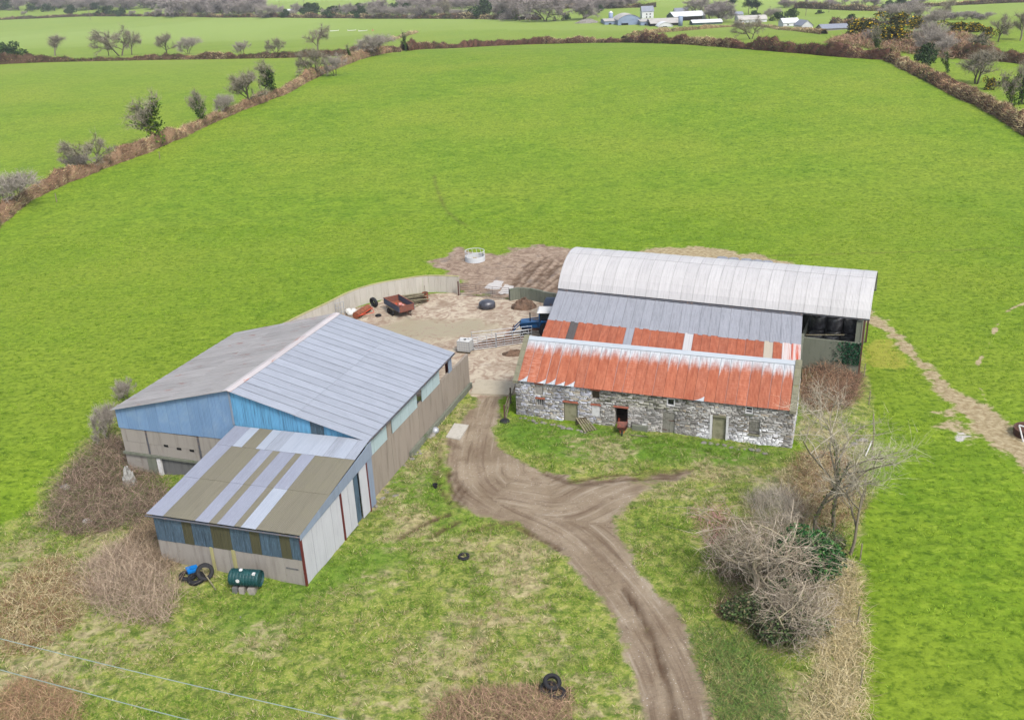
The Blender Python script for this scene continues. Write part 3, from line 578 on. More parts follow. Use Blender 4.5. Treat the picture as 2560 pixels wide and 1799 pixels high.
ltrow([(9.42, 10.62, 'lilac'), (10.62, 11.3, 'roof_light'), (11.3, 12.3, 'olive'), (12.3, 12.95, 'roof_light'), (12.95, 13.9, 'roof_r'), (13.9, 17.0, 'roof_light'), (17.0, 17.7, 'roof_r'), (17.7, 18.5, 'roof_light'), (18.5, 19.17, 'roof_r')], .767, 1, .04)
fa = [9.75+i*9.3/15 for i in range(16)]
fm_ = ['darkblue', 'darkblue', 'darkblue', 'olivedark', 'darkblue', 'darkblue', 'olivedark', 'olivedark', 'darkblue', 'darkblue', 'olivedark', 'darkblue', 'darkblue', 'olivedark', 'darkblue']
for i in range(15):
    z0, z1 = 1.40+.016*i, 3.0+.0137*i
    sheetbox(lt, 'cladding_sheet', [(fa[i], -8.68-.006*(i % 2), z0), (fa[i+1], -8.68-.006*(i % 2), z0), (fa[i+1], -8.68-.006*(i % 2), z1), (fa[i], -8.68-.006*(i % 2), z1)], M[fm_[i]])
for i in range(8):
    a0 = 9.75+i*9.25/8; bx(lt, 'concrete_panel', M['conc'], a0+.006, a0+9.25/8-.006, -8.66, -8.46, -.3, 1.44+.03*i)
bx(lt, 'moss_streak', M['coping'], 13.2, 13.38, -8.72, -8.665, -.1, 1.5); bx(lt, 'moss_streak', M['coping'], 14.6, 14.82, -8.72, -8.665, .1, 1.55)
m = MB(); m.tube([(9.4, -8.84, 3.0), (19.18, -8.84, 3.2)], .05, 6); m.build('gutter', M['gutter'], lt)
bx(lt, 'corner_post', M['steel_red'], 19.02, 19.12, -8.70, -8.58, -.2, 3.1)
# right side: white sliding sheets, a dark sheet painting a shaded gap, flashing strip above
def side(y0, y1, zb, mt, n=1, x=19.06, tri=True):
    for i in range(n):
        a, b = y0+(y1-y0)*i/n, y0+(y1-y0)*(i+1)/n; f = lambda y: 2.92+(y+8.6)*.058
        sheetbox(lt, 'side_sheet', [(x+.005*(i % 2), a, zb), (x+.005*(i % 2), b, zb), (x+.005*(i % 2), b, f(b)), (x+.005*(i % 2), a, f(a))], M[mt])
side(-8.56, -4.25, -.15, 'whiteclad', 4); side(-4.12, -2.62, .08, 'whiteclad', 2, 19.1); side(-2.6, -1.85, .05, 'darkblue', 1, 18.98); side(-1.8, -.86, .02, 'whiteclad', 1, 19.08); side(-.82, .02, .0, 'steelblue', 1, 19.04)
bx(lt, 'door_post', M['steel_red'], 19.05, 19.14, -4.22, -4.13, -.1, 3.2); bx(lt, 'door_post', M['steel_red'], 19.05, 19.14, -.86, -.8, -.1, 3.4)
for i in range(4):
    y0, y1 = -8.74+i*8.7/4, -8.74+(i+1)*8.7/4; f0 = lambda y: 2.94+(y+8.6)*.058; f1 = lambda y: 3.27+(y+8.74)*.129
    sheetbox(lt, 'verge_flashing', [(19.14+.004*i, y0, f0(y0)), (19.14+.004*i, y1, f0(y1)), (19.14+.004*i, y1, f1(y1)), (19.14+.004*i, y0, f1(y0))], M['steelblue'], .03)
for i in range(3): bx(lt, 'left_wall_panel', M['conc_dark'], 9.78, 9.96, -8.45+i*2.85, -8.45+i*2.85+2.82, -.8, 3.0)

# ---- stone barn
BO = (.152, 61.354, 0); BYAW = -.359; BL, BD, BE, BR = 19.63, 2.667, 2.9, 5.22
sb = thing('stone_barn', 'long rubble stone barn with rusty red corrugated roof', 'barn', BO, BYAW)
opens = [(1.58,2.10,1.89,2.66), (1.61,2.19,.68,1.50), (3.68,4.70,-.3,1.48), (5.77,6.32,1.96,2.66), (5.77,6.38,.61,1.50), (7.46,8.38,-.3,1.54), (11.14,11.70,2.10,2.72), (10.87,11.70,-.3,1.61), (16.44,16.94,2.22,2.74), (14.30,15.23,-.3,1.70), (16.75,17.43,.71,1.66)]
as_ = sorted({0., BL}|{o[0] for o in opens}|{o[1] for o in opens}); core = MB()
for i in range(len(as_)-1):
    a0, a1 = as_[i], as_[i+1]; am = (a0+a1)/2; hs = sorted([(o[2], o[3]) for o in opens if o[0] < am < o[1]]); z = -.4
    for h0, h1 in hs:
        if h0 > z: core.box(a0, a1, .05, .5, z, h0)
        z = max(z, h1)
    core.box(a0, a1, .05, .5, z, BE-.06)
core.build('wall_core', M['mortar'], sb)
m = MB()
for a0, a1 in ((.05, .5), (BL-.5, BL-.05)):
    m.slab([(a0, .5, -.4), (a0, 4.83, -.4), (a0, 5.33, 2.8), (a0, BD, BR-.15), (a0, .5, BE+.2)][::-1], -(a1-a0)) if False else None
    ring = [(.5, -.4), (5.3, -.4), (5.3, 2.82), (BD, BR-.12), (.5, 3.2)]; n = len(m.v)
    m.v += [(a0, y, z) for y, z in ring]+[(a1, y, z) for y, z in ring]
    m.f += [tuple(n+i for i in (4,3,2,1,0)), tuple(n+5+i for i in range(5))]+[(n+i, n+(i+1) % 5, n+5+(i+1) % 5, n+5+i) for i in range(5)]
m.build('gable_wall', M['mortar'], sb); bx(sb, 'rear_wall', M['mortar'], .5, BL-.5, 4.8, 5.28, -.4, 2.8)
bx(sb, 'earth_floor', M['soil'], .5, BL-.5, .5, 4.8, -.25, .02)
# rubble stones, course by course
stones = []
def course_face(length, height_fn, skip, seed):
    r = random.Random(seed); z = -.3
    while z < 5.2:
        h = r.uniform(.055, .135); a = r.uniform(-.15, 0)
        while a < length:
            w = r.uniform(.12, .48)*(1.15 if h > .1 else .85); x0, x1 = max(a, 0), min(a+w, length); a += w+r.uniform(.012, .03)
            if x1-x0 < .07: continue
            xm = (x0+x1)/2
            if z+h > height_fn(xm): continue
            if any(x1 > o[0]-.01 and x0 < o[1]+.01 and z+h > o[2] and z < o[3]+.13 for o in skip):
                for o in skip:       # trim to the jamb
                    if x1 > o[0] and x0 < o[1] and z+h > o[2] and z < o[3]+.13:
                        if x0 < o[0]-.09: x1 = o[0]-.015
                        elif x1 > o[1]+.09: x0 = o[1]+.015
                        else: x0 = x1
                if x1-x0 < .07: continue
            yield x0, x1, z+r.uniform(-.008, .008), z+h-r.uniform(.004, .012), r.uniform(.0, .028), r
        z += h
def stone_tone(x, z, r):
    wgt = vn(x, z, .9, 90); t = r.random()
    c = (158,155,150) if t < .36 else (174,172,167) if t < .70 else (136,132,126) if t < .82 else (194,193,190) if t < .93 else (164,154,138)
    if 13.3 < x < 19 and z < 1.35 and r.random() < 1.0*(1.5-z)*(vn(x, z, 1.3, 91)+.35): c = (224,224,226)   # limewash left low on the wall
    if 6 < x < 12.8 and z > 1.7 and r.random() < .6: c = (112,112,96) if r.random() < .5 else (170,168,156)          # damp mossy head
    if x < 6 and r.random() < .35: c = (178,180,190)
    d = r.uniform(.82, 1.15)*(.85+.3*float(wgt)); return tuple(min(255, q*d) for q in c)
for x0, x1, z0, z1, d, r in course_face(BL, lambda x: BE-.06, opens, 3): stones.append(('f', x0, x1, z0, z1, d, stone_tone((x0+x1)/2, (z0+z1)/2, r), r.random()))
for x0, x1, z0, z1, d, r in course_face(5.28, lambda y: min(3.0+(BR-3.1)*(1-abs(y-BD)/BD), BR-.2), [], 5): stones.append(('g', x0, x1, z0, z1, d, stone_tone(3, 1, r), r.random()))
def stone_geo(s, wob):
    k, x0, x1, z0, z1, d, c, q = s; j = lambda: random.uniform(-wob, wob); b = .18*min(x1-x0, z1-z0)+.004; dep = -.005-d
    f = [(x0+b+j(), dep, z0+b+j()), (x1-b+j(), dep, z0+b+j()), (x1-b+j(), dep, z1-b+j()), (x0+b+j(), dep, z1-b+j())]; o = [(x0, .06, z0), (x1, .06, z0), (x1, .06, z1), (x0, .06, z1)]
    v = o+f
    if k == 'g': v = [(BL-p[1], p[0], p[2]) for p in v]
    return v, [(4,5,6,7), (0,1,5,4), (1,2,6,5), (2,3,7,6), (3,0,4,7)]
t = NT('stone_piece'); oi = t.n('ObjectInfo'); nn = t.noise(t.obj(), 9, 4); t.L(hsv(t, oi.outputs['Color'], t.math('MULTIPLY_ADD', nn, .5, .75)), t.b.inputs['Base Color']); t.b.inputs['Roughness'].default_value = .9; M_STONE = t.m
order = sorted(range(len(stones)), key=lambda i: -(stones[i][2]-stones[i][1])*(stones[i][4]-stones[i][3])*(1 if stones[i][0] == 'f' else 0)); big = set(order[:300])
Vs, Fs, Cs = [], [], []
for i, s in enumerate(stones):
    v, f = stone_geo(s, .012); lc = C(*s[6], .68)
    if i in big:
        mb = MB(); mb.v = v; mb.f = f; o = mb.build('stone', M_STONE, sb); o.color = lc
    else: n = len(Vs); Vs += v; Fs += [tuple(n+q for q in g) for g in f]; Cs += [lc]*8
o = link('rubble_stones', npmesh('rubble_stones', Vs, np.array(Fs), M_STONECOL, np.array(Cs)), sb); o['kind'] = 'stuff'
# roof
top_w = lambda i, r: (random.uniform(.85, 1.25), {0: 1, 1: 0, 2: .8, 3: 1, 4: .7, 5: .9, 18: .7}.get(i, 0), {0: .6, 2: .9, 3: 1}.get(i, random.choice([0, 0, 0, .25, .4])), .8 if i < 2 else random.uniform(0, .35))
sheets(sb, [(.28, -.2, BE-.05), (BL-.3, -.2, BE-.05), (BL-.3, BD, BR), (.28, BD, BR)], 27, lambda i, r: M['red'], norm01=True, ocol=top_w)
sheets(sb, [(BL-.3, 2*BD+.1, BE-.02), (.28, 2*BD+.1, BE-.02), (.28, BD, BR), (BL-.3, BD, BR)], 27, lambda i, r: M['red'], norm01=True, ocol=top_w)
for i in range(9):
    a0, a1 = .28+i*(BL-.58)/9, .28+(i+1)*(BL-.58)/9-.005; m = MB(); s = (BR-BE)/BD
    for d in (-1, 1):
        e = BD+d*.26; z = BR+.05-.26*s; q = [(a0, BD, BR+.03), (a1, BD, BR+.03), (a1, e, z), (a0, e, z)]; q = q if d > 0 else q[::-1]
        m.hexa([(p[0], p[1], p[2]) for p in q]+[(p[0], p[1], p[2]+.035) for p in q])
    m.build('ridge_cap', M['ridge_white'], sb, uv=[(v[1]-BD+.3, v[0]) for v in m.v])
for a0, a1 in ((-.08, .3), (BL-.32, BL+.1)):
    for d in (-1, 1):
        for k in range(6):
            f0, f1 = k/6, (k+1)/6-.006; y0, y1 = BD+d*(BD+.25)*(1-f0), BD+d*(BD+.25)*(1-f1); z0, z1 = BE-.12+(BR+.07-BE+.12)*f0, BE-.12+(BR+.07-BE+.12)*f1
            q = [(a0, y0, z0), (a1, y0, z0), (a1, y1, z1), (a0, y1, z1)]; q = q if d < 0 else q[::-1]
            m = MB(); m.hexa([(p[0], p[1], p[2]-.12) for p in q]+[(p[0], p[1], p[2]+.07+random.uniform(0, .02)) for p in q]); m.build('coping_stone', M['stone_cope'], sb)
# openings
def lintel(a0, a1, z, mat='brick', n=6):
    for i in range(n): w = (a1-a0+.16)/n; bx(sb, 'brick', M[mat], a0-.08+i*w+.004, a0-.08+(i+1)*w-.004, -.05-random.uniform(0, .01), .3, z+.005, z+.115)
for a0, a1, z0, z1 in (opens[0], opens[1], opens[3], opens[4]): lintel(a0, a1, z1, n=5)
lintel(3.68, 4.70, 1.48, n=8); lintel(7.46, 8.38, 1.54, n=8)
bx(sb, 'blocked_window', M['render'], 1.6, 2.08, .02, .3, 1.9, 2.65); bx(sb, 'blocked_window', M['whitewash'], 5.79, 6.36, .0, .3, .63, 1.48)
w = bx(sb, 'window_pane', M['dark'], 1.63, 2.17, .2, .24, .7, 1.48)  # dark sheet paints the shade behind the window bars
for k in range(4): bx(sb, 'window_bar', M['whitewash'], 1.66+k*.15, 1.70+k*.15, .10, .14, .95, 1.49)
bx(sb, 'window_sill', M['render'], 1.6, 2.2, -.04, .2, .68, .95)
bx(sb, 'loft_hatch', M['timber_dark'], 5.8, 6.3, .3, .36, 1.98, 2.64)
d = bx(sb, 'door', M['door'], 3.71, 4.67, .1, .17, -.12, 1.46); bx(d, 'door_frame', M['timber_dark'], 3.64, 3.71, .06, .2, -.15, 1.49)
for k in range(6): dk = bx(sb, 'door_plank', M['doorgrey'], 10.9+k*.133, 10.9+k*.133+.127, .06, .11, -.1, 1.58-.02*(k % 2))
bx(sb, 'door_hinge', M['steel_dark'], 11.3, 11.72, .04, .058, .95, 1.0); bx(sb, 'door_hinge', M['steel_dark'], 10.9, 11.2, .04, .058, .2, .26)
d = bx(sb, 'door', M['door'], 14.32, 15.21, .12, .18, -.08, 1.66)
for a in (14.14, 15.24): bx(sb, 'whitewashed_jamb', M['whitewash'], a, a+.16, -.05, .2, -.1, 1.82)
bx(sb, 'whitewashed_head', M['stone_cope'], 14.31, 15.23, -.045, .3, 1.70, 1.80)
def casement(a0, a1, z0, z1, bars):
    f = MB(); t_ = .07
    f.box(a0, a0+t_, -.02, .12, z0, z1); f.box(a1-t_, a1, -.02, .12, z0, z1); f.box(a0+t_, a1-t_, -.02, .12, z0, z0+t_); f.box(a0+t_, a1-t_, -.02, .12, z1-t_, z1)
    for b in bars: f.box(a0+t_, a1-t_, .0, .1, b-.025, b+.025)
    w = f.build('window_frame', M['white'], sb); bx(w, 'window_pane', M['glass'], a0+.03, a1-.03, .13, .15, z0+.03, z1-.03)
casement(11.14, 11.70, 2.12, 2.72, []); casement(16.44, 16.94, 2.22, 2.76, [2.47])
bx(sb, 'blocked_window', M['render'], 16.77, 17.41, .14, .3, .72, 1.65)
for k in range(5): bx(sb, 'window_slat', M['doorgrey'], 16.78+k*.13, 16.88+k*.13, .05, .09, .95, 1.64)
bx(sb, 'window_sill', M['stone_cope'], 16.7, 17.5, -.07, .3, .6, .71); bx(sb, 'window_sill', M['conc_moss'], 16.36, 17.02, -.08, .3, 2.1, 2.2)

# ---- lean-to roof between stone barn and dutch barn
ll = thing('middle_lean_to', 'lean-to roof, grey above and red below, between stone barn and barrel-roofed barn', 'lean-to', BO, BYAW)
Lq = [(.0, 5.5, 3.32), (19.55, 5.5, 3.32), (19.13, 13.5, 4.62), (-1.3, 15.1, 4.62)]
tm = .46
def Lsub(t0, t1): return [quadpt(Lq, 0, t0), quadpt(Lq, 1, t0), quadpt(Lq, 1, t1), quadpt(Lq, 0, t1)]
NRED = 30; special = {3: 'darksheet', 10: 'grey_sheet', 17: 'white_sheet', 26: 'beige', 28: 'worn', 29: 'worn'}
for i, o in enumerate(sheets(ll, Lsub(0, tm), NRED, lambda i, r: M[special.get(i, 'red')] if special.get(i) in (None,) else M['red'], norm01=True, ocol=lambda i, r: (0, 0, random.choice([0, 0, 0, .3]), random.uniform(0, .3)))):
    if i in special: o.data.materials[0] = M[special[i]]
sheets(ll, Lsub(tm-.015, 1), 26, lambda i, r: M['grey_sheet'])
m = MB(); m.tube([(-1.3, 15.22, 4.66), (19.15, 13.62, 4.66)], .07, 6); m.build('gutter', M['gutter'], ll)
for i in range(7):
    s = (i+.02)/7; 
    for t_ in (.04, .95): p = quadpt(Lq, s, t_); bx(ll, 'post', M['steel_dark'], p[0]-.07, p[0]+.07, p[1]-.07, p[1]+.07, -.1, p[2]-.12)
for t_ in (.04, .5, .95): m = MB(); m.tube([Vector(quadpt(Lq, 0, t_))-Vector((0,0,.1)), Vector(quadpt(Lq, 1, t_))-Vector((0,0,.1))], .06, 4); m.build('purlin', M['steel_dark'], ll)
m = MB(); m.box(19.2, 19.4, 5.6, 13.4, -.3, 3.2); m.build('end_wall', M['conc_moss'], ll)
bx(ll, 'end_flashing', M['white'], 19.5, 19.66, 5.3, 6.4, 3.2, 3.42)

# ---- dutch barn with barrel roof
bw = lambda a, b, z=0: (BO[0]+a*math.cos(BYAW)-b*math.sin(BYAW), BO[1]+a*math.sin(BYAW)+b*math.cos(BYAW), z)
d0 = bw(-1.4, 15.35); d1 = bw(24.05, 13.6); DYAW = math.atan2(d1[1]-d0[1], d1[0]-d0[0]); DL = math.hypot(d1[0]-d0[0], d1[1]-d0[1]); DS, DE, DA = 7.6, 4.75, 7.24
db = thing('dutch_barn', 'open hay barn with silvery white barrel-vaulted roof', 'barn', d0, DYAW)
rise = DA-DE; RR = ((DS/2)**2+rise**2)/(2*rise); ang = math.asin(DS/2/RR); zc = DA-RR
def arc(t): w = -ang+2*ang*t; return DS/2+RR*math.sin(w), zc+RR*math.cos(w), math.sin(w), math.cos(w)
rws = [0, .40, .72, 1]; NC = 26
for r in range(3):
    for i in range(NC):
        x0, x1 = i*DL/NC, (i+1)*DL/NC+.05*(i < NC-1); m = MB(); uv = []; sg = 6; j = random.uniform(0, .008)
        for k in range(sg+1):
            t_ = rws[r]+(rws[r+1]-rws[r]+.01)*k/sg; y, z, ny_, nz_ = arc(min(t_, 1)); 
            for q, (xx, lf) in enumerate(((x0, .022+j), (x1, .002))):
                lf += .016*(r == 1); m.v.append((xx, y+ny_*lf, z+nz_*lf)); uv.append((xx-x0, t_*10))
        n = len(m.v)
        for k in range(sg+1):
            y, z, ny_, nz_ = arc(min(rws[r]+(rws[r+1]-rws[r]+.01)*k/sg, 1))
            for xx in (x0, x1): m.v.append((xx, y-ny_*.012, z-nz_*.012)); uv.append((xx-x0, 0))
        for k in range(sg): m.f += [(2*k, 2*k+1, 2*k+3, 2*k+2), (n+2*k+1, n+2*k, n+2*k+2, n+2*k+3), (2*k+2, n+2*k+2, n+2*k, 2*k), (2*k+1, n+2*k+1, n+2*k+3, 2*k+3)]
        m.f += [(0, n, n+1, 1), (2*sg+1, n+2*sg+1, n+2*sg, 2*sg)]
        m.build('roof_sheet', M['white_sheet'], db, uv=uv)
for i in range(6):
    x = .35+i*(DL-.7)/5
    for y in (.12, DS-.12): bx(db, 'post', M['steel_dark'], x-.07, x+.07, y-.07, y+.07, -.2, DE-.02)
    m = MB(); m.tube([(x, arc(t_)[0], arc(t_)[1]-.08) for t_ in np.linspace(.01, .99, 13)], .05, 4); m.build('roof_rib', M['steel_dark'], db)
m = MB(); m.box(0, DL, .02, .12, DE-.14, DE-.03); m.build('eave_beam', M['gutter'], db); m = MB(); m.box(0, DL, DS-.12, DS-.02, DE-.14, DE-.03); m.build('eave_beam', M['gutter'], db)
bay = DL-4.75
bx(db, 'front_wall', M['conc_moss'], bay, DL-.42, -.1, .15, -.4, 2.7); bx(db, 'end_wall', M['conc_moss'], DL-.9, DL-.5, .16, DS-.3, -.4, 4.35); bx(db, 'rear_wall', M['conc_moss'], .3, DL-.95, DS-.35, DS-.13, -.4, 3.2)
bx(db, 'partition_wall', M['conc_moss'], bay-.2, bay-.02, .2, DS-.4, -.3, 2.6)
o = link('ivy_patch', None, db) if False else None
# ------------------------------------------------------------------ yard things
def GT2(u, v, z=0): p = G(u, v, z); return p
def yaw_of(p, q): return math.atan2(q[1]-p[1], q[0]-p[0])
# wrapped bales
def bale_mesh(r, h, seed):
    rr = random.Random(seed); m = MB(); sides = 18
    m.lathe([(r*.55, 0), (r*.93, .03), (r, .14), (r*1.02, h*.5), (r, h-.14), (r*.93, h-.03), (r*.55, h)], sides)
    m.v = [(x*(1+rr.uniform(-.03, .03)), y*(1+rr.uniform(-.03, .03)), z+rr.uniform(-.02, .02)) for x, y, z in m.v]; return m
def bale_data(mat, seed):
    o = bale_mesh(.62, 1.18, seed).build('silage_bale', mat, smooth=True); me = o.data; bpy.data.objects.remove(o); return me
BD1 = [bale_data(M['wrap'], s) for s in (1, 2, 3)]; BD2 = [bale_data(M['wrapsheen'], s) for s in (4, 5)]
def dw(a, b, z=0): return (d0[0]+a*math.cos(DYAW)-b*math.sin(DYAW), d0[1]+a*math.sin(DYAW)+b*math.cos(DYAW), z)
k = 0
for col in range(3):
    for row in range(5):
        for lev in range([2, 2, 3, 3, 3][row]):
            a = bay+.75+col*1.3-.04*(lev % 2); b = .85+row*1.28
            if row == 4 and lev < 1: continue
            o = link('silage_bale', BD1[k % 3]); o.location = dw(a+random.uniform(-.03, .03), b, lev*1.185-.02); o.rotation_euler = (0, 0, k*1.3)
            tag(o, 'glossy black wrapped silage bale stacked in the open end of the barrel-roofed barn', 'bale', 'black bales stacked in the barn'); k += 1
for i, u in enumerate((1806, 1834, 1866, 1893, 1918)):
    p = G(u, 644+2.5*i, 1.15); o = link('silage_bale', BD2[i % 2]); o.location = (p[0], p[1], T(p[0], p[1])-.02); o.rotation_euler = (0, 0, i)
    tag(o, 'black wrapped silage bale with painted grey sheen in the row behind the barrel-roofed barn', 'bale', 'sheen-painted bales in a row behind the barn')
o = MB().tube([(0, 0, 0), (2.9, -.3, .35)], .05, 6).build('timber_pole', M['timber']); o.location = dw(bay+.1, .75, 2.62); o.rotation_euler = (0, 0, DYAW+.12); tag(o, 'long pale timber pole lying across the black bales', 'pole')

# curved yard wall
top = smoothline([tuple(G(u, v, 1.8)[:2]) for u, v in ((700,815),(760,785),(820,757),(859,737),(898,721),(951,707),(1003,698),(1055,690),(1100,689),(1146,691))], 3)
yw = thing('yard_wall', 'curved pale concrete yard wall with mossy yellow top', 'wall', (top[0][0], top[0][1], 0))
ox, oy = top[0]
for i in range(len(top)-1):
    p = Vector((top[i][0]-ox, top[i][1]-oy, 0)); q = Vector((top[i+1][0]-ox, top[i+1][1]-oy, 0)); t_ = (q-p).normalized(); n = Vector((-t_.y, t_.x, 0))*.24; e = t_*.006
    m = MB(); m.hexa([p+e, q-e, q-e+n, p+e+n]+[v+Vector((0, 0, 1.76)) for v in (p+e, q-e, q-e+n, p+e+n)]); m.v = [(v[0], v[1], v[2]-.12 if j < 4 else v[2]) for j, v in enumerate(m.v)]; m.build('wall_panel', M['conc_light'], yw)
    z = Vector((0, 0, 1.763)); m = MB(); o_ = n*.08; m.hexa([p-o_+z, q-o_+z, q+n+o_+z, p+n+o_+z]+[v+Vector((0, 0, .05)) for v in (p-o_+z, q-o_+z, q+n+o_+z, p+n+o_+z)]); m.build('coping', M['coping'], yw)
# stub wall
ln = smoothline([tuple(G(u, v)[:2]) for u, v in ((1276,752),(1300,748),(1325,750),(1355,757),(1395,764),(1440,770))], 2)
sw_ = thing('stub_wall', 'low dark mossy concrete wall behind the tractor', 'wall', (ln[0][0], ln[0][1], 0)); ox, oy = ln[0]
for i in range(len(ln)-1):
    p = Vector((ln[i][0]-ox, ln[i][1]-oy, 0)); q = Vector((ln[i+1][0]-ox, ln[i+1][1]-oy, 0)); t_ = (q-p).normalized(); n = Vector((-t_.y, t_.x, 0))*.25; e = t_*.004; h = 1.2+.03*math.sin(i*1.7)
    m = MB(); m.hexa([v+Vector((0, 0, -.1)) for v in (p+e, q-e, q-e+n, p+e+n)]+[v+Vector((0, 0, h)) for v in (p+e, q-e, q-e+n, p+e+n)]); m.build('wall_panel', M['conc_moss'], sw_)

# gates
def gate(name, label, p, q, h, bars, mat, r=.022, z0=.12, ups=2, diag=False, group=None, cat='gate'):
    g = thing(name, label, cat, (p[0], p[1], T(p[0], p[1])), yaw_of(p, q), group); L = math.hypot(q[0]-p[0], q[1]-p[1])
    for x in (0, L): MB().tube([(x, 0, 0), (x, 0, h+.06)], r*1.3, 6).build('upright', M[mat], g)
    for i in range(bars): z = z0+(h-z0)*(i/(bars-1))**1.15; MB().tube([(0, 0, z), (L, 0, z)], r, 6).build('rail', M[mat], g)
    for i in range(ups): x = L*(i+1)/(ups+1); MB().tube([(x, -.012, z0), (x, -.012, h)], r*.9, 6).build('upright', M[mat], g)
    return g
gate('field_gate', 'thin rusty bar gate between the curved wall and the stub wall', G(1151,738), G(1273,750), 1.25, 7, 'steel_dark', .017)
o = MB().box(-.07, .07, -.07, .07, -.3, 1.5).build('gate_post', M['steel_dark']); p = G(1147,738); o.location = (p[0], p[1], 0); tag(o, 'rusty steel gate post at the end of the curved wall', 'post')
gate('cattle_gate', 'long galvanised bar gate beside the white cage tank', G(1151,881), G(1240,869), 1.25, 6, 'steel', .024, ups=3)
gate('cattle_gate', 'galvanised bar gate running up to the stone barn gable', G(1242,868), G(1322,857), 1.25, 6, 'steel', .024, ups=3)
gate('cattle_gate', 'second galvanised gate leaning behind the first, near the dark heap', G(1180,862), G(1330,846), 1.2, 5, 'steel', .02, ups=2)
gate('small_gate', 'small galvanised gate standing at the end of the shed ridge by the wall', G(842,795), G(862,790), 1.5, 4, 'steel', .022)
# ring feeder
M['galv'] = m_plain('bright_galvanised', C(222,226,230), .5, .15, 4)
p = G(1188,652); rf = thing('ring_feeder', 'round galvanised cattle ring feeder standing on mud', 'feeder', (p[0], p[1], T(p[0], p[1])))
m = MB(); n = 32
for k in range(n):
    w = 2*math.pi*k/n
    for rr_, zz in ((1.15, .0), (1.15, .58), (1.13, .58), (1.13, 0)): m.v.append((rr_*math.cos(w), rr_*math.sin(w), zz))
for k in range(n):
    for j in range(4): a, b = 4*k+j, 4*k+(j+1) % 4; c_, d_ = (4*(k+1)+(j+1) % 4) % (4*n), (4*(k+1)+j) % (4*n); m.f.append((a, d_, c_, b))
m.build('sheet_band', M['galv'], rf, smooth=False)
for z in (.57, 1.15): MB().tube([(1.11*math.cos(2*math.pi*k/28), 1.11*math.sin(2*math.pi*k/28), z) for k in range(29)], .035, 6).build('ring_rail', M['galv'], rf)
for k in range(14): w = 2*math.pi*k/14; MB().tube([(1.11*math.cos(w), 1.11*math.sin(w), .5), (1.11*math.cos(w+.12), 1.11*math.sin(w+.12), 1.15)], .022, 5).build('slanted_bar', M['galv'], rf)
def heap(name, label, cat, p, rx, ry, h, mat, seed, yaw=0, rings=6, rough=.25, group=None):
    r = random.Random(seed); m = MB(); n = 18
    for i in range(rings+1):
        t_ = i/rings
        for k in range(n):
            w = 2*math.pi*k/n; s = (1-t_)**.75*(1+r.uniform(-rough, rough)*.5); m.v.append((rx*s*math.cos(w), ry*s*math.sin(w), h*(1-(1-t_)**1.7)*(1+r.uniform(-rough, rough))-(.08 if i == 0 else 0)))
    for i in range(rings):
        for k in range(n): m.f.append((i*n+k, i*n+(k+1) % n, (i+1)*n+(k+1) % n, (i+1)*n+k))
    o = m.build(name, mat); o.location = (p[0], p[1], T(p[0], p[1])); o.rotation_euler = (0, 0, yaw); return tag(o, label, cat, group)
heap('hay_heap', 'small heap of leftover hay inside the ring feeder', 'hay', G(1188,652), .75, .75, .3, M['hay'], 2)
heap('soil_heap', 'brown soil heap against the low dark wall', 'soil heap', G(1310,768), 1.3, 1.0, .85, M['soil'], 3); heap('soil_heap', 'long dark dung heap behind the galvanised gates', 'dung heap', G(1250,858), 3.0, .6, .5, M['soil'], 4, yaw=.25)
heap('soil_heap', 'low dark spoil heap near the stone barn gable', 'soil heap', G(1290,885), 1.3, .6, .35, M['soil'], 8)
# black bag
p = G(1218,770); m = MB(); m.lathe([(.62, 0), (.78, .1), (.8, .45), (.7, .68), (.45, .8), (.15, .84)], 20); r = random.Random(4)
m.v = [(x*1.05*(1+r.uniform(-.04, .04)), y*.9*(1+r.uniform(-.04, .04)), z+r.uniform(-.02, .02)) for x, y, z in m.v]; o = m.build('wrapped_bale', M['tarp'], smooth=True); o.location = (p[0], p[1], 0); tag(o, 'single sagging dark grey wrapped bale alone in the yard', 'bale')
# caged tank
p = G(1164,878); ib = thing('caged_tank', 'white plastic tank in a wire cage at the gate end', 'tank', (p[0], p[1], 0), -.36)
MB().box(-.56, .56, -.46, .46, .16, 1.1).build('plastic_tank', M['plastic'], ib); m = MB(); m.lathe([(.12, 0), (.12, .05)], 12, c=(0, 0, 1.1)); m.build('filler_cap', M['black'], ib)
for s in (-1, 1):
    MB().box(-.6, .6, s*.42-.06, s*.42+.06, 0, .14).build('pallet_skid', M['timber_dark'], ib)
    for i in range(6): x = -.55+i*.22; MB().tube([(x, s*.485, .15), (x, s*.485, 1.08)], .012, 5).build('cage_bar', M['steel'], ib)
    for i in range(5): y = -.44+i*.22; MB().tube([(s*.585, y, .15), (s*.585, y, 1.08)], .012, 5).build('cage_bar', M['steel'], ib)
for z in (.3, .55, .8, 1.05): MB().tube([(-.585, -.485, z), (.585, -.485, z), (.585, .485, z), (-.585, .485, z), (-.585, -.485, z)], .012, 5).build('cage_hoop', M['steel'], ib)
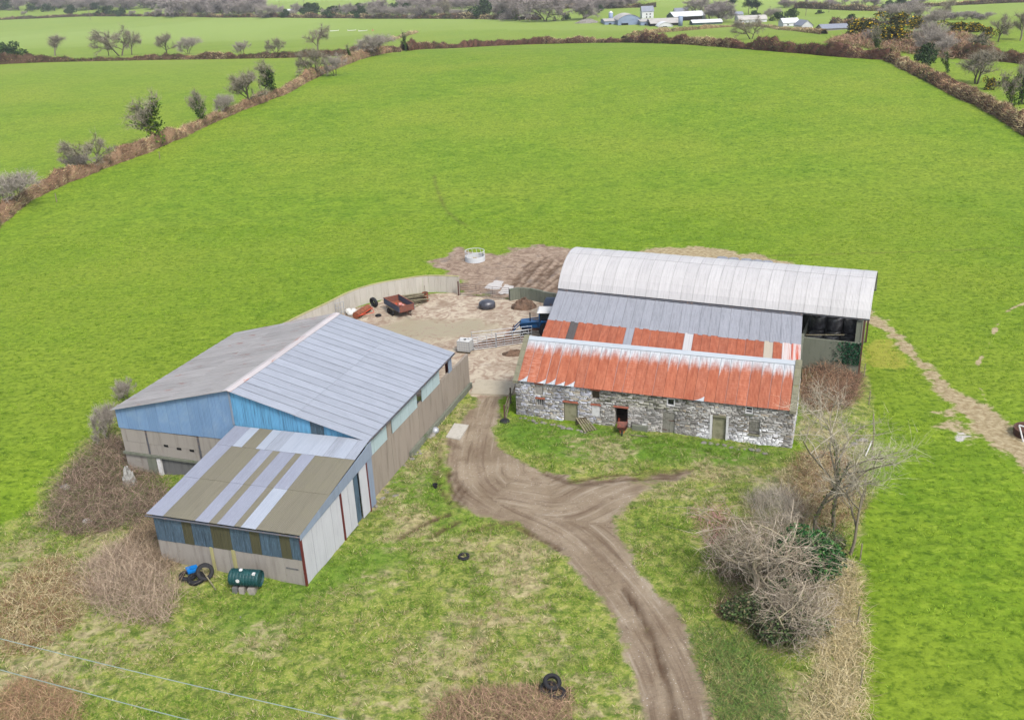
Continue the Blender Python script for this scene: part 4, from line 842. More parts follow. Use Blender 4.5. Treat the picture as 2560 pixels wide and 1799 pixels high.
# trailer
A, Bq, Cq, Dq = (G(u, v, 1.25) for u, v in ((961,745), (994,735), (1032,757), (1000,768)))
ctr = (A+Bq+Cq+Dq)/4; fr = (Cq+Dq)/2; bk = (A+Bq)/2; tl = math.hypot(*(fr-bk)[:2])/2; tw = math.hypot(*(Cq-Dq)[:2])/2; ty = yaw_of(bk, fr); tl, tw = min(max(tl, 1.2), 1.9), min(max(tw, .75), 1.1)
tr = thing('tipping_trailer', 'rusty twin-axle tipping trailer with blue-grey sides', 'trailer', (ctr[0], ctr[1], 0), ty)
MB().box(-tl, tl, -tw, tw, .62, .68).build('bed', M['rust'], tr)
for s in (-1, 1): MB().box(-tl, tl, s*tw-.03, s*tw+.03, .66, 1.25).build('side_board', M['bluegrey'], tr); MB().box(-tl, tl, s*tw-.05, s*tw+.05, 1.25, 1.29).build('top_rail', M['rustred'], tr)
for s in (-1, 1): MB().box(s*tl-.03, s*tl+.03, -tw+.035, tw-.035, .66, 1.25).build('end_board', M['rustred'], tr)
MB().tube([(tl-.3, 0, .5), (tl+.9, 0, .45)], .06, 6).build('drawbar', M['steel_dark'], tr); MB().box(-tl+.2, tl-.2, -.35, .35, .48, .6).build('chassis', M['steel_dark'], tr)
def wheel(parent, x, y, r, w, axis='Y', rim='steel'):
    h = w/2; m = MB(); m.lathe([(r*.62, -h), (r*.92, -h*.95), (r, -h*.55), (r, h*.55), (r*.92, h*.95), (r*.62, h)], 20, axis, (x, y, r)); t_ = m.build('tyre', M['black'], parent)
    m = MB(); m.lathe([(r*.6, -h*.8), (r*.6, h*.8), (r*.5, h*1.02), (r*.12, h*.9)], 16, axis, (x, y, r)); m.build('rim', M[rim], t_); return t_
for s in (-1, 1):
    for x in (-.36, .36): wheel(tr, x, s*(tw+.14), .31, .2)
    MB().box(-.75, .75, s*(tw+.04) if s > 0 else -tw-.26, s*(tw+.26) if s > 0 else -tw-.04, .66, .70).build('mudguard', M['timber_dark'], tr)
def at_local(o, x, y, z): c_, s_ = math.cos(o.rotation_euler.z), math.sin(o.rotation_euler.z); return (o.location.x+x*c_-y*s_, o.location.y+x*s_+y*c_, o.location.z+z)
for i, (x, y, r_, c_, lb) in enumerate(((.1, .1, .17, 'pink', 'pink and white plastic drum lying in the rusty trailer'), (-.35, -.2, .12, 'orange', 'orange plastic can lying in the rusty trailer'), (.35, .25, .12, 'pink', 'small pale plastic can beside the pink drum in the trailer'))):
    m = MB(); m.lathe([(r_*.6, -.16), (r_, -.13), (r_, .13), (r_*.6, .16)], 14, 'X', (0, 0, r_)); o = m.build('plastic_can', M[c_], smooth=False); o.location = at_local(tr, x, y, .685); o.rotation_euler = (0, 0, i*1.1); tag(o, lb, 'can')
# land roller
p0, p1 = G(889,788,.4), G(921,768,.4); L = math.hypot(*(p1-p0)[:2]); ry = yaw_of(p0, p1)
ro = thing('land_roller', 'rust orange land roller with drawbar lying by the curved wall', 'roller', (p0[0], p0[1], 0), ry)
for i in range(2): m = MB(); m.lathe([(.1, 0), (.36, .01), (.36, L/2-.03), (.1, L/2-.02)], 22, 'X', (i*L/2, 0, .36)); m.build('roller_drum', M['rust'], ro)
MB().tube([(.1, -.45, .42), (L/2, -.5, .42), (L-.1, -.45, .42)], .04, 6).build('frame', M['orange'], ro); MB().tube([(.1, -.45, .42), (L*.55, -1.3, .38)], .035, 6).build('drawbar', M['orange'], ro); MB().tube([(L-.1, -.45, .42), (L*.55, -1.3, .38)], .035, 6).build('drawbar', M['orange'], ro)
for x in (.02, L-.02): MB().tube([(x, -.5, .42), (x, 0, .36)], .035, 6).build('end_arm', M['orange'], ro)
def tyre(p, r=.42, w=.22, tilt=0, yaw=0, z=0, label='', group=None):
    m = MB(); h = w/2; n = 22; prof = [(r*.6, -h), (r*.9, -h), (r, -h*.6), (r, h*.6), (r*.9, h), (r*.6, h), (r*.55, h*.5), (r*.55, -h*.5)]
    for k in range(n):
        w_ = 2*math.pi*k/n
        for a, b in prof: m.v.append((a*math.cos(w_), a*math.sin(w_), b+h))
    q = len(prof)
    for k in range(n):
        for j in range(q): a, b = k*q+j, k*q+(j+1) % q; c_, d_ = ((k+1) % n)*q+(j+1) % q, ((k+1) % n)*q+j; m.f.append((a, d_, c_, b))
    o = m.build('tyre', M['black']); up = r*abs(math.sin(tilt)) ; o.location = (p[0], p[1], T(p[0], p[1])+z+up*(1 if tilt else 0)); o.rotation_euler = (tilt, 0, yaw); return tag(o, label, 'tyre', group)
tyre(G(933,769), .52, .3, 1.35, ry+1.2, 0, 'large upright tyre leaning at the end of the land roller'); tyre(G(946,790), .3, .16, 0, 0, 0, 'small tyre lying flat by the roller drawbar')
for i, (u, v) in enumerate(((878,788),(884,783),(872,783))):
    p = G(u, v); m = MB(); m.lathe([(.2, 0), (.34, .08), (.36, .3), (.2, .5), (.05, .53)], 12); r = random.Random(i); m.v = [(x*(1+r.uniform(-.15, .15)), y*(1+r.uniform(-.15, .15)), z) for x, y, z in m.v]; o = m.build('white_sack', M['plastic'], smooth=True); o.location = (p[0], p[1], -.02); tag(o, 'crumpled white sack beside the land roller', 'sack', 'white sacks by the roller')
# timber stack and rusty drum
p = G(1030,757); ts = thing('timber_stack', 'untidy stack of old timber rails behind the trailer', 'timber', (p[0], p[1], 0), .3); ts.scale = (1.25, 1.4, 1.35)
r = random.Random(9)
for i in range(22):
    lv = i//5; y = (i % 5-2)*.22; a = r.uniform(-.25, .25); L_ = r.uniform(.9, 1.5); c_, s_ = math.cos(a), math.sin(a); z = .07+lv*.13+r.uniform(0, .03)
    MB().tube([(-L_*c_, y-L_*s_*.4, z), (L_*c_, y+L_*s_*.4, z+r.uniform(-.02, .06))], .05, 4).build('rail', M['timber'] if i % 3 else M['timber_dark'], ts)
for i, (u0, v0, u1, v1) in enumerate(((1032,765,1052,757),(1034,769,1056,760))):
    p, q = G(u0, v0), G(u1, v1); o = MB().tube([(0, 0, .06), (math.hypot(*(q-p)[:2]), 0, .07)], .06, 4).build('loose_rail', M['timber']); o.location = (p[0], p[1], 0); o.rotation_euler = (0, 0, yaw_of(p, q)); tag(o, 'loose grey timber rail on the ground below the stack', 'timber', 'loose rails')
p = G(1064,752); rd = thing('rusty_drum', 'rusty open steel drum with a rod standing in it', 'drum', (p[0], p[1], 0)); m = MB(); m.lathe([(.3, 0), (.3, .3), (.315, .32), (.3, .34), (.3, .88), (.315, .9), (.28, .9), (.28, .2)], 20); m.build('shell', M['rust'], rd); MB().tube([(.05, .1, .15), (-.02, .14, 1.6)], .02, 5).build('rod', M['steel_dark'], rd)
# tractor (faces the yard)
p = G(1352,838); tc = thing('tractor', 'blue tractor with white cab roof and front loader tucked under the lean-to edge', 'tractor', (p[0], p[1], 0), math.pi-.12)
MB().box(.1, 1.75, -.32, .32, .85, 1.42).build('bonnet', M['tblue'], tc); MB().box(1.75, 1.85, -.3, .3, .8, 1.35).build('grille', M['black'], tc); MB().box(-1.0, 1.6, -.22, .22, .55, .86).build('engine', M['steel_dark'], tc)
cb = MB().box(-1.15, .1, -.62, .62, .9, 1.45).build('cab_base', M['tblue'], tc)
for x in (-1.1, .05):
    for y in (-.58, .58): MB().box(x-.04, x+.04, y-.04, y+.04, 1.45, 2.35).build('cab_pillar', M['tblue'], tc)
MB().box(-1.06, .01, -.54, .54, 1.46, 2.33).build('cab_glass', M['glass'], tc)
m = MB(); m.hexa([(-1.3, -.72, 2.36), (.25, -.72, 2.36), (.25, .72, 2.36), (-1.3, .72, 2.36), (-1.15, -.6, 2.56), (.1, -.6, 2.56), (.1, .6, 2.56), (-1.15, .6, 2.56)]); m.build('cab_roof', M['white'], tc)
MB().tube([(.9, .2, 1.42), (.9, .2, 2.25)], .05, 8).build('exhaust', M['black'], tc)
for s in (-1, 1): wheel(tc, -.7, s*.85, .78, .42, rim='white'); wheel(tc, 1.35, s*.7, .45, .28, rim='white'); MB().box(-1.35, -.1, s*.85-.2, s*.85+.2, 1.6, 1.66).build('mudguard', M['tblue'], tc)
for s in (-1, 1): MB().tube([(.2, s*.48, 1.5), (1.7, s*.48, 1.35), (2.5, s*.48, .55)], .06, 6).build('loader_arm', M['tblue'], tc)
m = MB(); m.box(2.45, 2.55, -.8, .8, .2, .75); m.build('loader_frame', M['steel_dark'], tc)
for i in range(6): MB().tube([(2.5, -.7+i*.28, .25), (3.2, -.7+i*.28, .18)], .025, 5).build('fork_tine', M['rust'], tc)
p = G(1395,795); vt = thing('slurry_tanker', 'dark machine half hidden behind the tractor', 'machine', (p[0], p[1], 0), math.pi-.3); m = MB(); m.lathe([(.4, -1.3), (.75, -1.1), (.78, 0), (.75, 1.1), (.4, 1.3)], 18, 'X', (0, 0, 1.25)); m.build('tank_body', M['bluegrey'], vt, smooth=True)
for s in (-1, 1): wheel(vt, 0, s*.85, .55, .35)
# concrete slabs on the track
def slab(label, pix, h=.1):
    P = [G(u, v)[:2] for u, v in pix]; c_ = sum(P)/len(P); m = MB(); m.hexa([(p[0]-c_[0], p[1]-c_[1], -.05) for p in P]+[(p[0]-c_[0], p[1]-c_[1], h) for p in P]); o = m.build('concrete_slab', M['conc_light'] if h < .09 else M['coping_slab']); o.location = (c_[0], c_[1], 0); return tag(o, label, 'slab')
M['coping_slab'] = m_concrete('worn_ramp_concrete', C(200,190,168), C(160,148,128), C(170,164,110), .12)
slab('broad worn concrete ramp slab at the yard entrance', [(1177,986),(1279,990),(1290,957),(1190,950)], .12); slab('small tilted concrete slab lying on the track by the long shed wall', [(1115,1094),(1150,1099),(1172,1064),(1136,1060)], .085)
# wheelbarrow
p = G(1556,1080); wb = thing('wheelbarrow', 'rusty wheelbarrow with orange frame parked at the dark doorway', 'wheelbarrow', (p[0], p[1], 0), -1.75)
m = MB(); m.hexa([(-.25, -.22, .3), (.3, -.22, .3), (.3, .22, .3), (-.25, .22, .3), (-.45, -.36, .62), (.5, -.36, .62), (.5, .36, .62), (-.45, .36, .62)]); m.f.pop(1); m.build('tray', M['rustred'], wb)
for s in (-1, 1): MB().tube([(-1.0, s*.3, .6), (-.3, s*.26, .3), (.55, s*.1, .2)], .022, 6).build('handle', M['orange'], wb); MB().tube([(-.3, s*.26, .32), (-.38, s*.26, 0)], .02, 6).build('leg', M['orange'], wb)
wheel(wb, .6, 0, .19, .1)
# pallet leaning at the wall, moss trough, blocks
p, q = G(1450,1058), G(1478,1085); lp = thing('leaning_pallet', 'grey slatted pallet lying askew by the pale green door', 'pallet', (p[0], p[1], .0), yaw_of(p, q))
for i in range(5): MB().hexa([(0, -.35+i*.2, .5-.05*i), (1.55, -.35+i*.2, .08), (1.55, -.24+i*.2, .08), (0, -.24+i*.2, .5-.05*i)]+[(0, -.35+i*.2, .54-.05*i), (1.55, -.35+i*.2, .12), (1.55, -.24+i*.2, .12), (0, -.24+i*.2, .54-.05*i)]).build('slat', M['timber'], lp)
for x in (.1, 1.4): MB().box(x-.05, x+.05, -.38, .68, 0, .5-.3*x).build('batten', M['timber_dark'], lp)
p = G(1600,1075); o = MB().box(-.55, .55, -.2, .2, 0, .42).build('stone_trough', M['conc_moss']); o.location = (p[0], p[1], -.02); o.rotation_euler = (0, 0, BYAW); tag(o, 'mossy stone trough against the barn wall beside the wheelbarrow', 'trough')
p = G(1597,1090); o = MB().box(-.6, .6, -.05, .05, 0, .08).build('plank', M['timber']); o.location = (p[0], p[1], 0); o.rotation_euler = (0, 0, BYAW+.06); tag(o, 'grey plank on the grass in front of the mossy trough', 'plank')
rockm = []
for s in range(6):
    r = random.Random(s+50); m = MB(); m.lathe([(.5, 0), (.95, .25), (1, .55), (.7, .85), (.2, 1)], 9); m.v = [(x*(1+r.uniform(-.25, .25)), y*(.7+r.uniform(-.2, .2)), z*(.7+r.uniform(-.1, .15))) for x, y, z in m.v]; o = m.build('boulder', M['rubble']); rockm.append(o.data); bpy.data.objects.remove(o)
def rock(u, v, s, label, group, k=0, name='rubble_stone'):
    p = G(u, v); o = link(name, rockm[k % 6]); o.location = (p[0], p[1], T(p[0], p[1])-.03); o.scale = (s, s, s*.8); o.rotation_euler = (0, 0, k*1.7); return tag(o, label, 'stone', group)
r = random.Random(77)
for k in range(16): rock(1300+k*11+r.uniform(-3, 3), 1043+k*2.2+r.uniform(0, 6), r.uniform(.12, .26), 'mossy fallen stone along the foot of the barn wall', 'fallen stones at the barn foot', k)
for k in range(10): rock(1760+k*17, 1103+k*3+r.uniform(-2, 5), r.uniform(.12, .24), 'rough stone below the whitewashed doorway end of the barn', 'stones under the barn doorway', k)
for k in range(26): t_ = r.random(); rock(880+t_*215+r.uniform(-8, 8), 1320-t_*250+r.uniform(-6, 10), r.uniform(.07, .2), 'loose stone along the foot of the long brown wall', 'stones along the long wall', k)
for k in range(5): rock(980+r.uniform(-14, 14), 1245+r.uniform(-8, 8), r.uniform(.1, .2), 'pale broken stone in the litter by the long wall', 'pale stones by the wall', k)
for k in range(4): rock(2135+k*9, 1105+r.uniform(-5, 5), r.uniform(.16, .3), 'pinkish rubble stone at the foot of the leaning white pole', 'rubble by the white pole', k)
rock(2182,1141,.14,'single white stone on grass below the white pole',None,2); rock(602,1543,.13,'white lump on grass in front of the green oil tank',None,3)
p = G(1088,1080); o = MB().lathe([(.28, 0), (.3, .1), (.27, .24), (.17, .34), (.03, .38)], 18).build('metal_bowl', M['steel'], smooth=True); o.location = (p[0], p[1], .02); tag(o, 'shiny upturned steel bowl on debris beside the long wall', 'bowl')
p = G(1076,1086); heap('debris_heap', 'small heap of dark debris under the steel bowl', 'debris', G(1072,1090), .8, .4, .18, M['rubble'], 12, yaw=.9)
p = G(1088,1218); o = MB().lathe([(.13, 0), (.17, .25), (.15, .25), (.12, .03)], 12).build('bucket', M['black']); o.location = (p[0], p[1], 0); tag(o, 'black bucket on the grass beside the wheel ruts', 'bucket')
tyre(G(1160,1394), .34, .16, 0, 0, .02, 'lone old tyre lying on the open grass')
for i, (u, v, z, tl_, yw_) in enumerate(((1372,1728,0,.15,0), (1392,1738,0,.1,1), (1380,1722,.2,.35,.4))): tyre(G(u, v), .42, .22, tl_, yw_, z, 'old black tyre in the tyre pile at the edge of the brown brambles', 'tyre pile in the brambles')
for i, (u, v, z, tl_, yw_) in enumerate(((492,1452,0,.2,0), (515,1446,.05,1.1,.5), (470,1445,0,.1,2))): tyre(G(u, v), .48, .24, tl_, yw_, z, 'old tyre heaped by the lean-to wall near the green tank', 'tyres by the lean-to wall')
p = G(484,1440); m = MB(); m.box(-.3, .3, -.25, .25, 0, .12); m.box(-.12, .12, -.12, .12, .12, .22); o = m.build('blue_crate', M['brightblue']); o.location = (p[0], p[1], .42); o.rotation_euler = (.12, .1, .6); tag(o, 'bright blue plastic lid lying on the tyre heap', 'lid')
p, q = G(505,1440), G(540,1475); o = MB().tube([(0, 0, .6), (math.hypot(*(q-p)[:2]), 0, .05)], .035, 6).build('grey_pipe', M['timber']); o.location = (p[0], p[1], 0); o.rotation_euler = (0, 0, yaw_of(p, q)); tag(o, 'bent grey pipe leaning off the tyre heap', 'pipe')
# oil tank
p = G(618,1474); ot = thing('oil_tank', 'dark green plastic oil tank on concrete blocks', 'oil tank', (p[0], p[1], 0), SYAW+.16); ot.scale = (.82, .82, .82)
m = MB(); prof = [(.3, -1.0), (.5, -.96)]
for i in range(9): x = -.9+i*.225; prof += [(.56, x), (.56, x+.12), (.535, x+.16), (.535, x+.2)]
prof += [(.5, .96), (.3, 1.0)]; m.lathe(prof, 22, 'X', (0, 0, 1.0)); m.build('tank_body', M['greentank'], ot)
m = MB(); m.lathe([(.12, 0), (.12, .06), (.1, .08)], 12, c=(-.2, 0, 1.54)); m.build('filler_cap', M['white'], ot); m = MB(); m.lathe([(.13, 0), (.13, .02)], 14, 'Y', (-.25, -.575, 1.1)); m.build('label_disc', M['white'], ot)
MB().box(.7, .88, -.35, -.15, 1.45, 1.56).build('gauge', M['white'], ot)
for i, x in enumerate((-.62, -.15, .45)): bx(ot, 'block', M['conc'] if i else M['conc_dark'], x-.17, x+.17+(.12 if i == 2 else 0), -.5, .5, -.05, .47)
p = G(742,1452); mbx = thing('meter_housing', 'small white-fronted concrete meter housing at the lean-to corner', 'housing', (p[0], p[1], 0), SYAW); bx(mbx, 'housing_body', M['conc'], -.32, .32, -.2, .25, -.05, .95); bx(mbx, 'housing_cap', M['conc_dark'], -.38, .38, -.26, .3, .95, 1.02); bx(mbx, 'white_panel', M['white'], -.2, .16, -.225, -.201, .35, .85)
# wooden hurdle beside the barn gable
p, q = G(1262,1052), G(1285,985); hg = thing('timber_hurdle', 'broken timber hurdle with rusty posts at the left barn gable', 'hurdle', (p[0], p[1], 0), yaw_of(p, q)); L = 3.0
for x in (0, 1.5, L): bx(hg, 'post', M['steel_dark'], x-.05, x+.05, -.05, .05, -.1, 1.3)
for i, z in enumerate((.3, .7, 1.1)): MB().hexa([(0, -.08, z), (L, -.08, z+.06), (L, -.055, z+.06), (0, -.055, z)]+[(0, -.08, z+.14), (L, -.08, z+.2), (L, -.055, z+.2), (0, -.055, z+.14)]).build('rail', M['timber'], hg)
MB().hexa([(.1, -.12, .1), (2.6, -.12, 1.0), (2.6, -.09, 1.0), (.1, -.09, .1)]+[(.1, -.12, .28), (2.6, -.12, 1.18), (2.6, -.09, 1.18), (.1, -.09, .28)]).build('brace', M['timber'], hg)
p = G(1262,1055); o = MB().lathe([(.3, 0), (.38, .08), (.3, .2), (.1, .25)], 14).build('feed_tub', M['black']); o.location = (p[0], p[1], .0); tag(o, 'black rubber feed tub below the timber hurdle', 'tub')
M['tarpw'] = m_plain('dirty_white_plastic', C(190,190,186), .6, .4, 4, C(140,138,130), .5)
# wheelie/white bag at the shed's left corner, litter
p = G(318,1190); heap('torn_bale_wrap', 'torn white plastic sheeting by the shed corner', 'plastic', G(322,1195), .5, .4, 1.1, M['tarpw'], 21, rough=.4)
for u, v, lb in ((163,1218,'white plastic bag on the bank left of the shed'), (217,1304,'pale plastic scrap in the brown brambles')): heap('plastic_scrap', lb, 'plastic', GT(u, v), .35, .25, .22, M['plastic'], int(u), rough=.4)
# pole, fence posts and wire on the right boundary
p = G(2180,1122); o = MB().tube([(0, 0, 0), (.03, .05, 1.2), (-.05, .35, 2.5)], .05, 7).build('white_pole', M['timber']); o.location = (p[0], p[1], -.05); tag(o, 'tall leaning pale pole at the edge of the pasture', 'pole')
p, q = G(2178,1118), G(2163,1142); o = MB().tube([(0, 0, .5), (math.hypot(*(q-p)[:2]), 0, .04)], .04, 7).build('white_rail', M['white']); o.location = (p[0], p[1], 0); o.rotation_euler = (0, 0, yaw_of(p, q)); tag(o, 'white rail fallen from the leaning pole', 'rail')
for u, v in ((2160,940),(2172,1010),(2160,1250),(2150,1400),(2143,1560),(2150,1720)):
    p = G(u, v); o = MB().tube([(0, 0, -.1), (.02, .03, 1.05)], .04, 6).build('fence_post', M['timber']); o.location = (p[0], p[1], 0); tag(o, 'thin grey fence post along the pasture edge beside the copse', 'post', 'fence posts beside the copse')
p = G(2556,1095); wt = thing('water_trough', 'round brown water trough with white rail beside the path', 'trough', (p[0]+.7, p[1]+.4, 0)); m = MB(); m.lathe([(1.0, 0), (1.05, .5), (.95, .5), (.9, .1)], 22); m.build('basin', M['steel_dark'], wt); MB().tube([(-1.1, -.4, 1.0), (-.9, -.9, 0)], .05, 6).build('rail', M['white'], wt); MB().tube([(-1.1, -.4, 1.0), (-.2, -1.2, .95)], .05, 6).build('rail', M['white'], wt)
# overhead wires with their poles beyond the frame
M['wire'] = m_plain('weathered_wire', C(150,166,158), .5, .1, 2)
def wire(label, pa, pb, z, ext):
    a, b = G(*pa, z), G(*pb, z); d = (b-a)/np.linalg.norm(b-a); a2, b2 = a-d*ext, b+d*ext; n = 24; L_ = np.linalg.norm(b2-a2); m = MB()
    m.tube([tuple((a2*(1-t_)+b2*t_-a2)+np.array([0, 0, .5*(1-4*t_*(1-t_))])) for t_ in np.linspace(0, 1, n)], .016, 5); o = m.build('overhead_wire', M['wire']); o.location = tuple(a2); tag(o, label, 'wire'); return a2+np.array([0, 0, .5]), b2+np.array([0, 0, .5])
e1 = wire('upper pale overhead wire crossing the rough grass corner', (0,1597), (683,1760), 9.0, 16); e2 = wire('lower pale overhead wire crossing the rough grass corner', (0,1674), (470,1799), 9.0, 16)
for i in (0, 1):
    a, b = e1[i], e2[i]; c_ = (a+b)/2; po = thing('utility_pole', ['timber utility pole carrying the wires, west end', 'timber utility pole carrying the wires, east end'][i], 'pole', (c_[0], c_[1], T(c_[0], c_[1]))); MB().tube([(0, 0, -.2), (0, 0, a[2]+.1)], [.16, .11], 8).build('mast', M['timber_dark'], po)
    MB().tube([tuple(a-c_+np.array([0, 0, a[2]-.02])-np.array([0, 0, 0])*0)[:2]+(a[2]-.05,), tuple(b-c_)[:2]+(b[2]-.05,)], .06, 6).build('crossarm', M['timber_dark'], po)
# ------------------------------------------------------------------ vegetation
def vc(*cs, k=.62): return np.array([C(*c, k)[:3] for c in cs])
def pick(pal, n, jit_=.18, w=None): i = RNG.choice(len(pal), n, p=w); return pal[i]*(1+RNG.uniform(-jit_, jit_, (n, 1)))
class TB:   # vegetation accumulator (vertices, triangles, colours)
    def __init__(s): s.V = []; s.F = []; s.Cc = []; s.n = 0
    def add(s, V, Fc, col): s.V.append(V); s.F.append(Fc+s.n); s.Cc.append(col); s.n += len(V)
    def mesh(s, name, mat=None): return npmesh(name, np.concatenate(s.V), np.concatenate(s.F), mat or M_VEG, np.concatenate(s.Cc))
def tubeV(pts, rad, sides, col):
    pts = np.array(pts); n = len(pts); t = np.gradient(pts, axis=0); t = unit(t); up = np.where(np.abs(t[:, 2:3]) < .9, [[0, 0, 1.]], [[1., 0, 0]]); a = unit(np.cross(t, up)); b = np.cross(t, a)
    w = np.arange(sides)*2*np.pi/sides; V = pts[:, None]+(a[:, None]*np.cos(w)[None, :, None]+b[:, None]*np.sin(w)[None, :, None])*np.array(rad)[:, None, None]
    i = np.arange(n-1)[:, None]*sides; k = np.arange(sides)[None]; k2 = (k+1) % sides
    A, B_, C_, D_ = (i+k).ravel(), (i+k2).ravel(), (i+sides+k2).ravel(), (i+sides+k).ravel()
    return V.reshape(-1, 3), np.concatenate([np.stack([A, B_, C_], 1), np.stack([A, C_, D_], 1)]), np.tile(col, (n*sides, 1))*RNG.uniform(.8, 1.2, (n*sides, 1))
def leaves(P, size, pal, w=None, flat=0.0):
    n = len(P); d = unit(RNG.normal(size=(n, 3))); e = unit(np.cross(d, RNG.normal(size=(n, 3)))); s = size*RNG.uniform(.6, 1.4, n)[:, None]
    V = np.stack([P-d*s*.5, P+e*s*.4, P+d*s*.5, P-e*s*.4], 1).reshape(-1, 3); b = np.arange(n)[:, None]*4
    return V, np.concatenate([b+np.array([[0, 1, 2]]), b+np.array([[0, 2, 3]])]), np.repeat(pick(pal, n, .3, w), 4, 0)
PAL_BARK = vc((104,96,86), (128,120,108), (90,84,72)); PAL_TWIG = vc((146,140,120), (122,116,94), (168,160,146)); PAL_IVY = vc((56,84,34), (78,104,42), (42,66,30), (104,126,54)); PAL_IVYY = vc((120,140,48), (90,116,42), (64,88,36))
PAL_BROWN = vc((132,98,78), (152,114,88), (110,82,66), (168,132,104), (92,72,60)); PAL_STRAW = vc((202,186,142), (184,166,122), (160,146,104), (214,200,160)); PAL_DKGREEN = vc((44,66,40), (60,84,46), (36,54,36), (80,100,60)); PAL_GRASS = vc((104,140,44), (130,164,56), (84,118,36), (152,176,78)); PAL_GORSE = vc((70,78,38), (54,62,32), (96,96,48), (206,170,30), (222,186,40))
def grow(seed, H, trunks=1, spread=.5, levels=3, kids=(5, 5, 4), tw_n=9, tw_len=.5, tw_w=.022, r0=.16, wind=(0, 0), lean=(0, 0), bark=None, twig=None, ivy=0, ivypal=None, ivylen=.6, tw_up=.2, start=.3, ratio=(.55, .8), ivysz=None, ivylev=2):
    r = np.random.default_rng(seed); tr, cr, iv = TB(), TB(), TB(); bark = PAL_BARK if bark is None else bark; twig = PAL_TWIG if twig is None else twig; wind = np.array([wind[0], wind[1], 0.]); tipsP, tipsD, ivP = [], [], []
    def br(p, d, L, rad, lev):
        n = 5 if lev < 2 else 4; pts = [p]; dd = d.copy()
        for i in range(n-1): dd = dd+r.normal(0, .16+.05*lev, 3)+wind*.10*(lev+1)+np.array([0, 0, .05]); dd /= np.linalg.norm(dd); pts.append(pts[-1]+dd*L/(n-1))
        rd = np.linspace(rad, rad*.45, n); (tr if lev < 2 else cr).add(*tubeV(pts, rd, 6 if lev == 0 else 4 if lev == 1 else 3, (bark if lev < 2 else twig)[r.integers(len(bark) if lev < 2 else len(twig))]))
        if ivy and lev < ivylev:
            for i in range(n-1): ivP.append((pts[i], pts[i+1], lev))
        if lev == levels-1:
            for q in pts[1:]: tipsP.append(q); tipsD.append(dd)
            return
        k = kids[lev]
        for j in range(k):
            f = start+(1-start)*(j+r.uniform(.2, .9))/k; x = f*(n-1); i = min(int(x), n-2); q = pts[i]*(1-(x-i))+pts[i+1]*(x-i)
            side = r.normal(0, 1, 3); side[2] *= .4; side /= np.linalg.norm(side); nd = dd*(.75-.2*lev)+side*spread*(1.0+.25*lev)+wind*.3; nd[2] = nd[2]*.8+.12; nd /= np.linalg.norm(nd)
            br(q, nd, L*r.uniform(*ratio)*(1.15-.35*f), rad*(.62-.12*f), lev+1)
        tipsP.append(pts[-1]); tipsD.append(dd)
    for k in range(trunks):
        w = 2*np.pi*k/trunks+seed; d = np.array([math.cos(w)*.35*(trunks > 1)+lean[0], math.sin(w)*.35*(trunks > 1)+lean[1], 1.]); d /= np.linalg.norm(d)
        br(np.array([math.cos(w)*.15*(trunks > 1), math.sin(w)*.15*(trunks > 1), -.1]), d, H*.62*r.uniform(.85, 1.1), r0*(1 if trunks == 1 else .75), 0)
    P = np.repeat(np.array(tipsP), tw_n, 0); D = np.repeat(np.array(tipsD), tw_n, 0); n = len(P); D = unit(D*.55+r.normal(0, .6, (n, 3))+wind*.35+np.array([0, 0, tw_up])); P = P+r.normal(0, .05*H/5, (n, 3))
    L = tw_len*r.uniform(.5, 1.4, n); cr.add(*blades(P, D, L, np.full(n, tw_w), pick(twig, n)))
    # second flight of finer twigs from the first
    m = n; P2 = P+D*(L*r.uniform(.3, .9, n))[:, None]; D2 = unit(D+r.normal(0, .55, (m, 3))); cr.add(*blades(P2, D2, L*.7, np.full(m, tw_w*.8), pick(twig, m)))
    if ivy:
        for a, b, lev in ivP:
            k = int(ivy*(1 if lev == 0 else .45)); f = r.uniform(0, 1, k)[:, None]; q = a*(1-f)+b*f+r.normal(0, ivylen*(.32 if lev == 0 else .24), (k, 3)); q[:, 2] = np.maximum(q[:, 2], .05); iv.add(*leaves(q, ivysz or .24*(H/6)**.5, PAL_IVY if ivypal is None else ivypal))
    return tr, cr, iv
TREES = {}
def proto(key, **kw):
    tr, cr, iv = grow(**kw); d = {'trunk': tr.mesh('trunk'), 'crown': cr.mesh('crown')}
    if iv.n: d['ivy'] = iv.mesh('ivy')
    zz = np.concatenate(cr.V)[:, 2]; TREES[key] = (d, float(np.percentile(zz, 99)))
for s in range(3): proto(f'haw{s}', seed=10+s, H=5, trunks=2, spread=.75, wind=(-.2, 0), tw_n=18, tw_len=.6, tw_w=.035, r0=.15, lean=(-.15, 0))
for s in range(3): proto(f'ivy{s}', seed=20+s, H=5.5, trunks=1+s % 2, spread=.5, wind=(-.22, 0), tw_n=15, tw_len=.6, tw_w=.035, r0=.17, ivy=110, lean=(-.2, 0), ivylen=1.1, ivypal=PAL_IVY if s else PAL_IVYY)
for s in range(3): proto(f'bare{s}', seed=30+s, H=8, trunks=1, spread=.7, tw_n=28, tw_len=1.0, tw_w=.045, r0=.24, start=.25)
for s in range(3): proto(f'pole{s}', seed=40+s, H=6, trunks=1, spread=.45, tw_n=14, tw_len=.55, tw_w=.03, r0=.12, ivy=130, ivylen=.8, kids=(4, 3, 3))
for s in range(2): proto(f'scrub{s}', seed=50+s, H=3.2, trunks=5, spread=.5, levels=3, kids=(4, 4, 3), tw_n=14, tw_len=.5, tw_w=.024, r0=.05, tw_up=.45, twig=vc((168,160,150), (144,136,124), (184,176,168)))
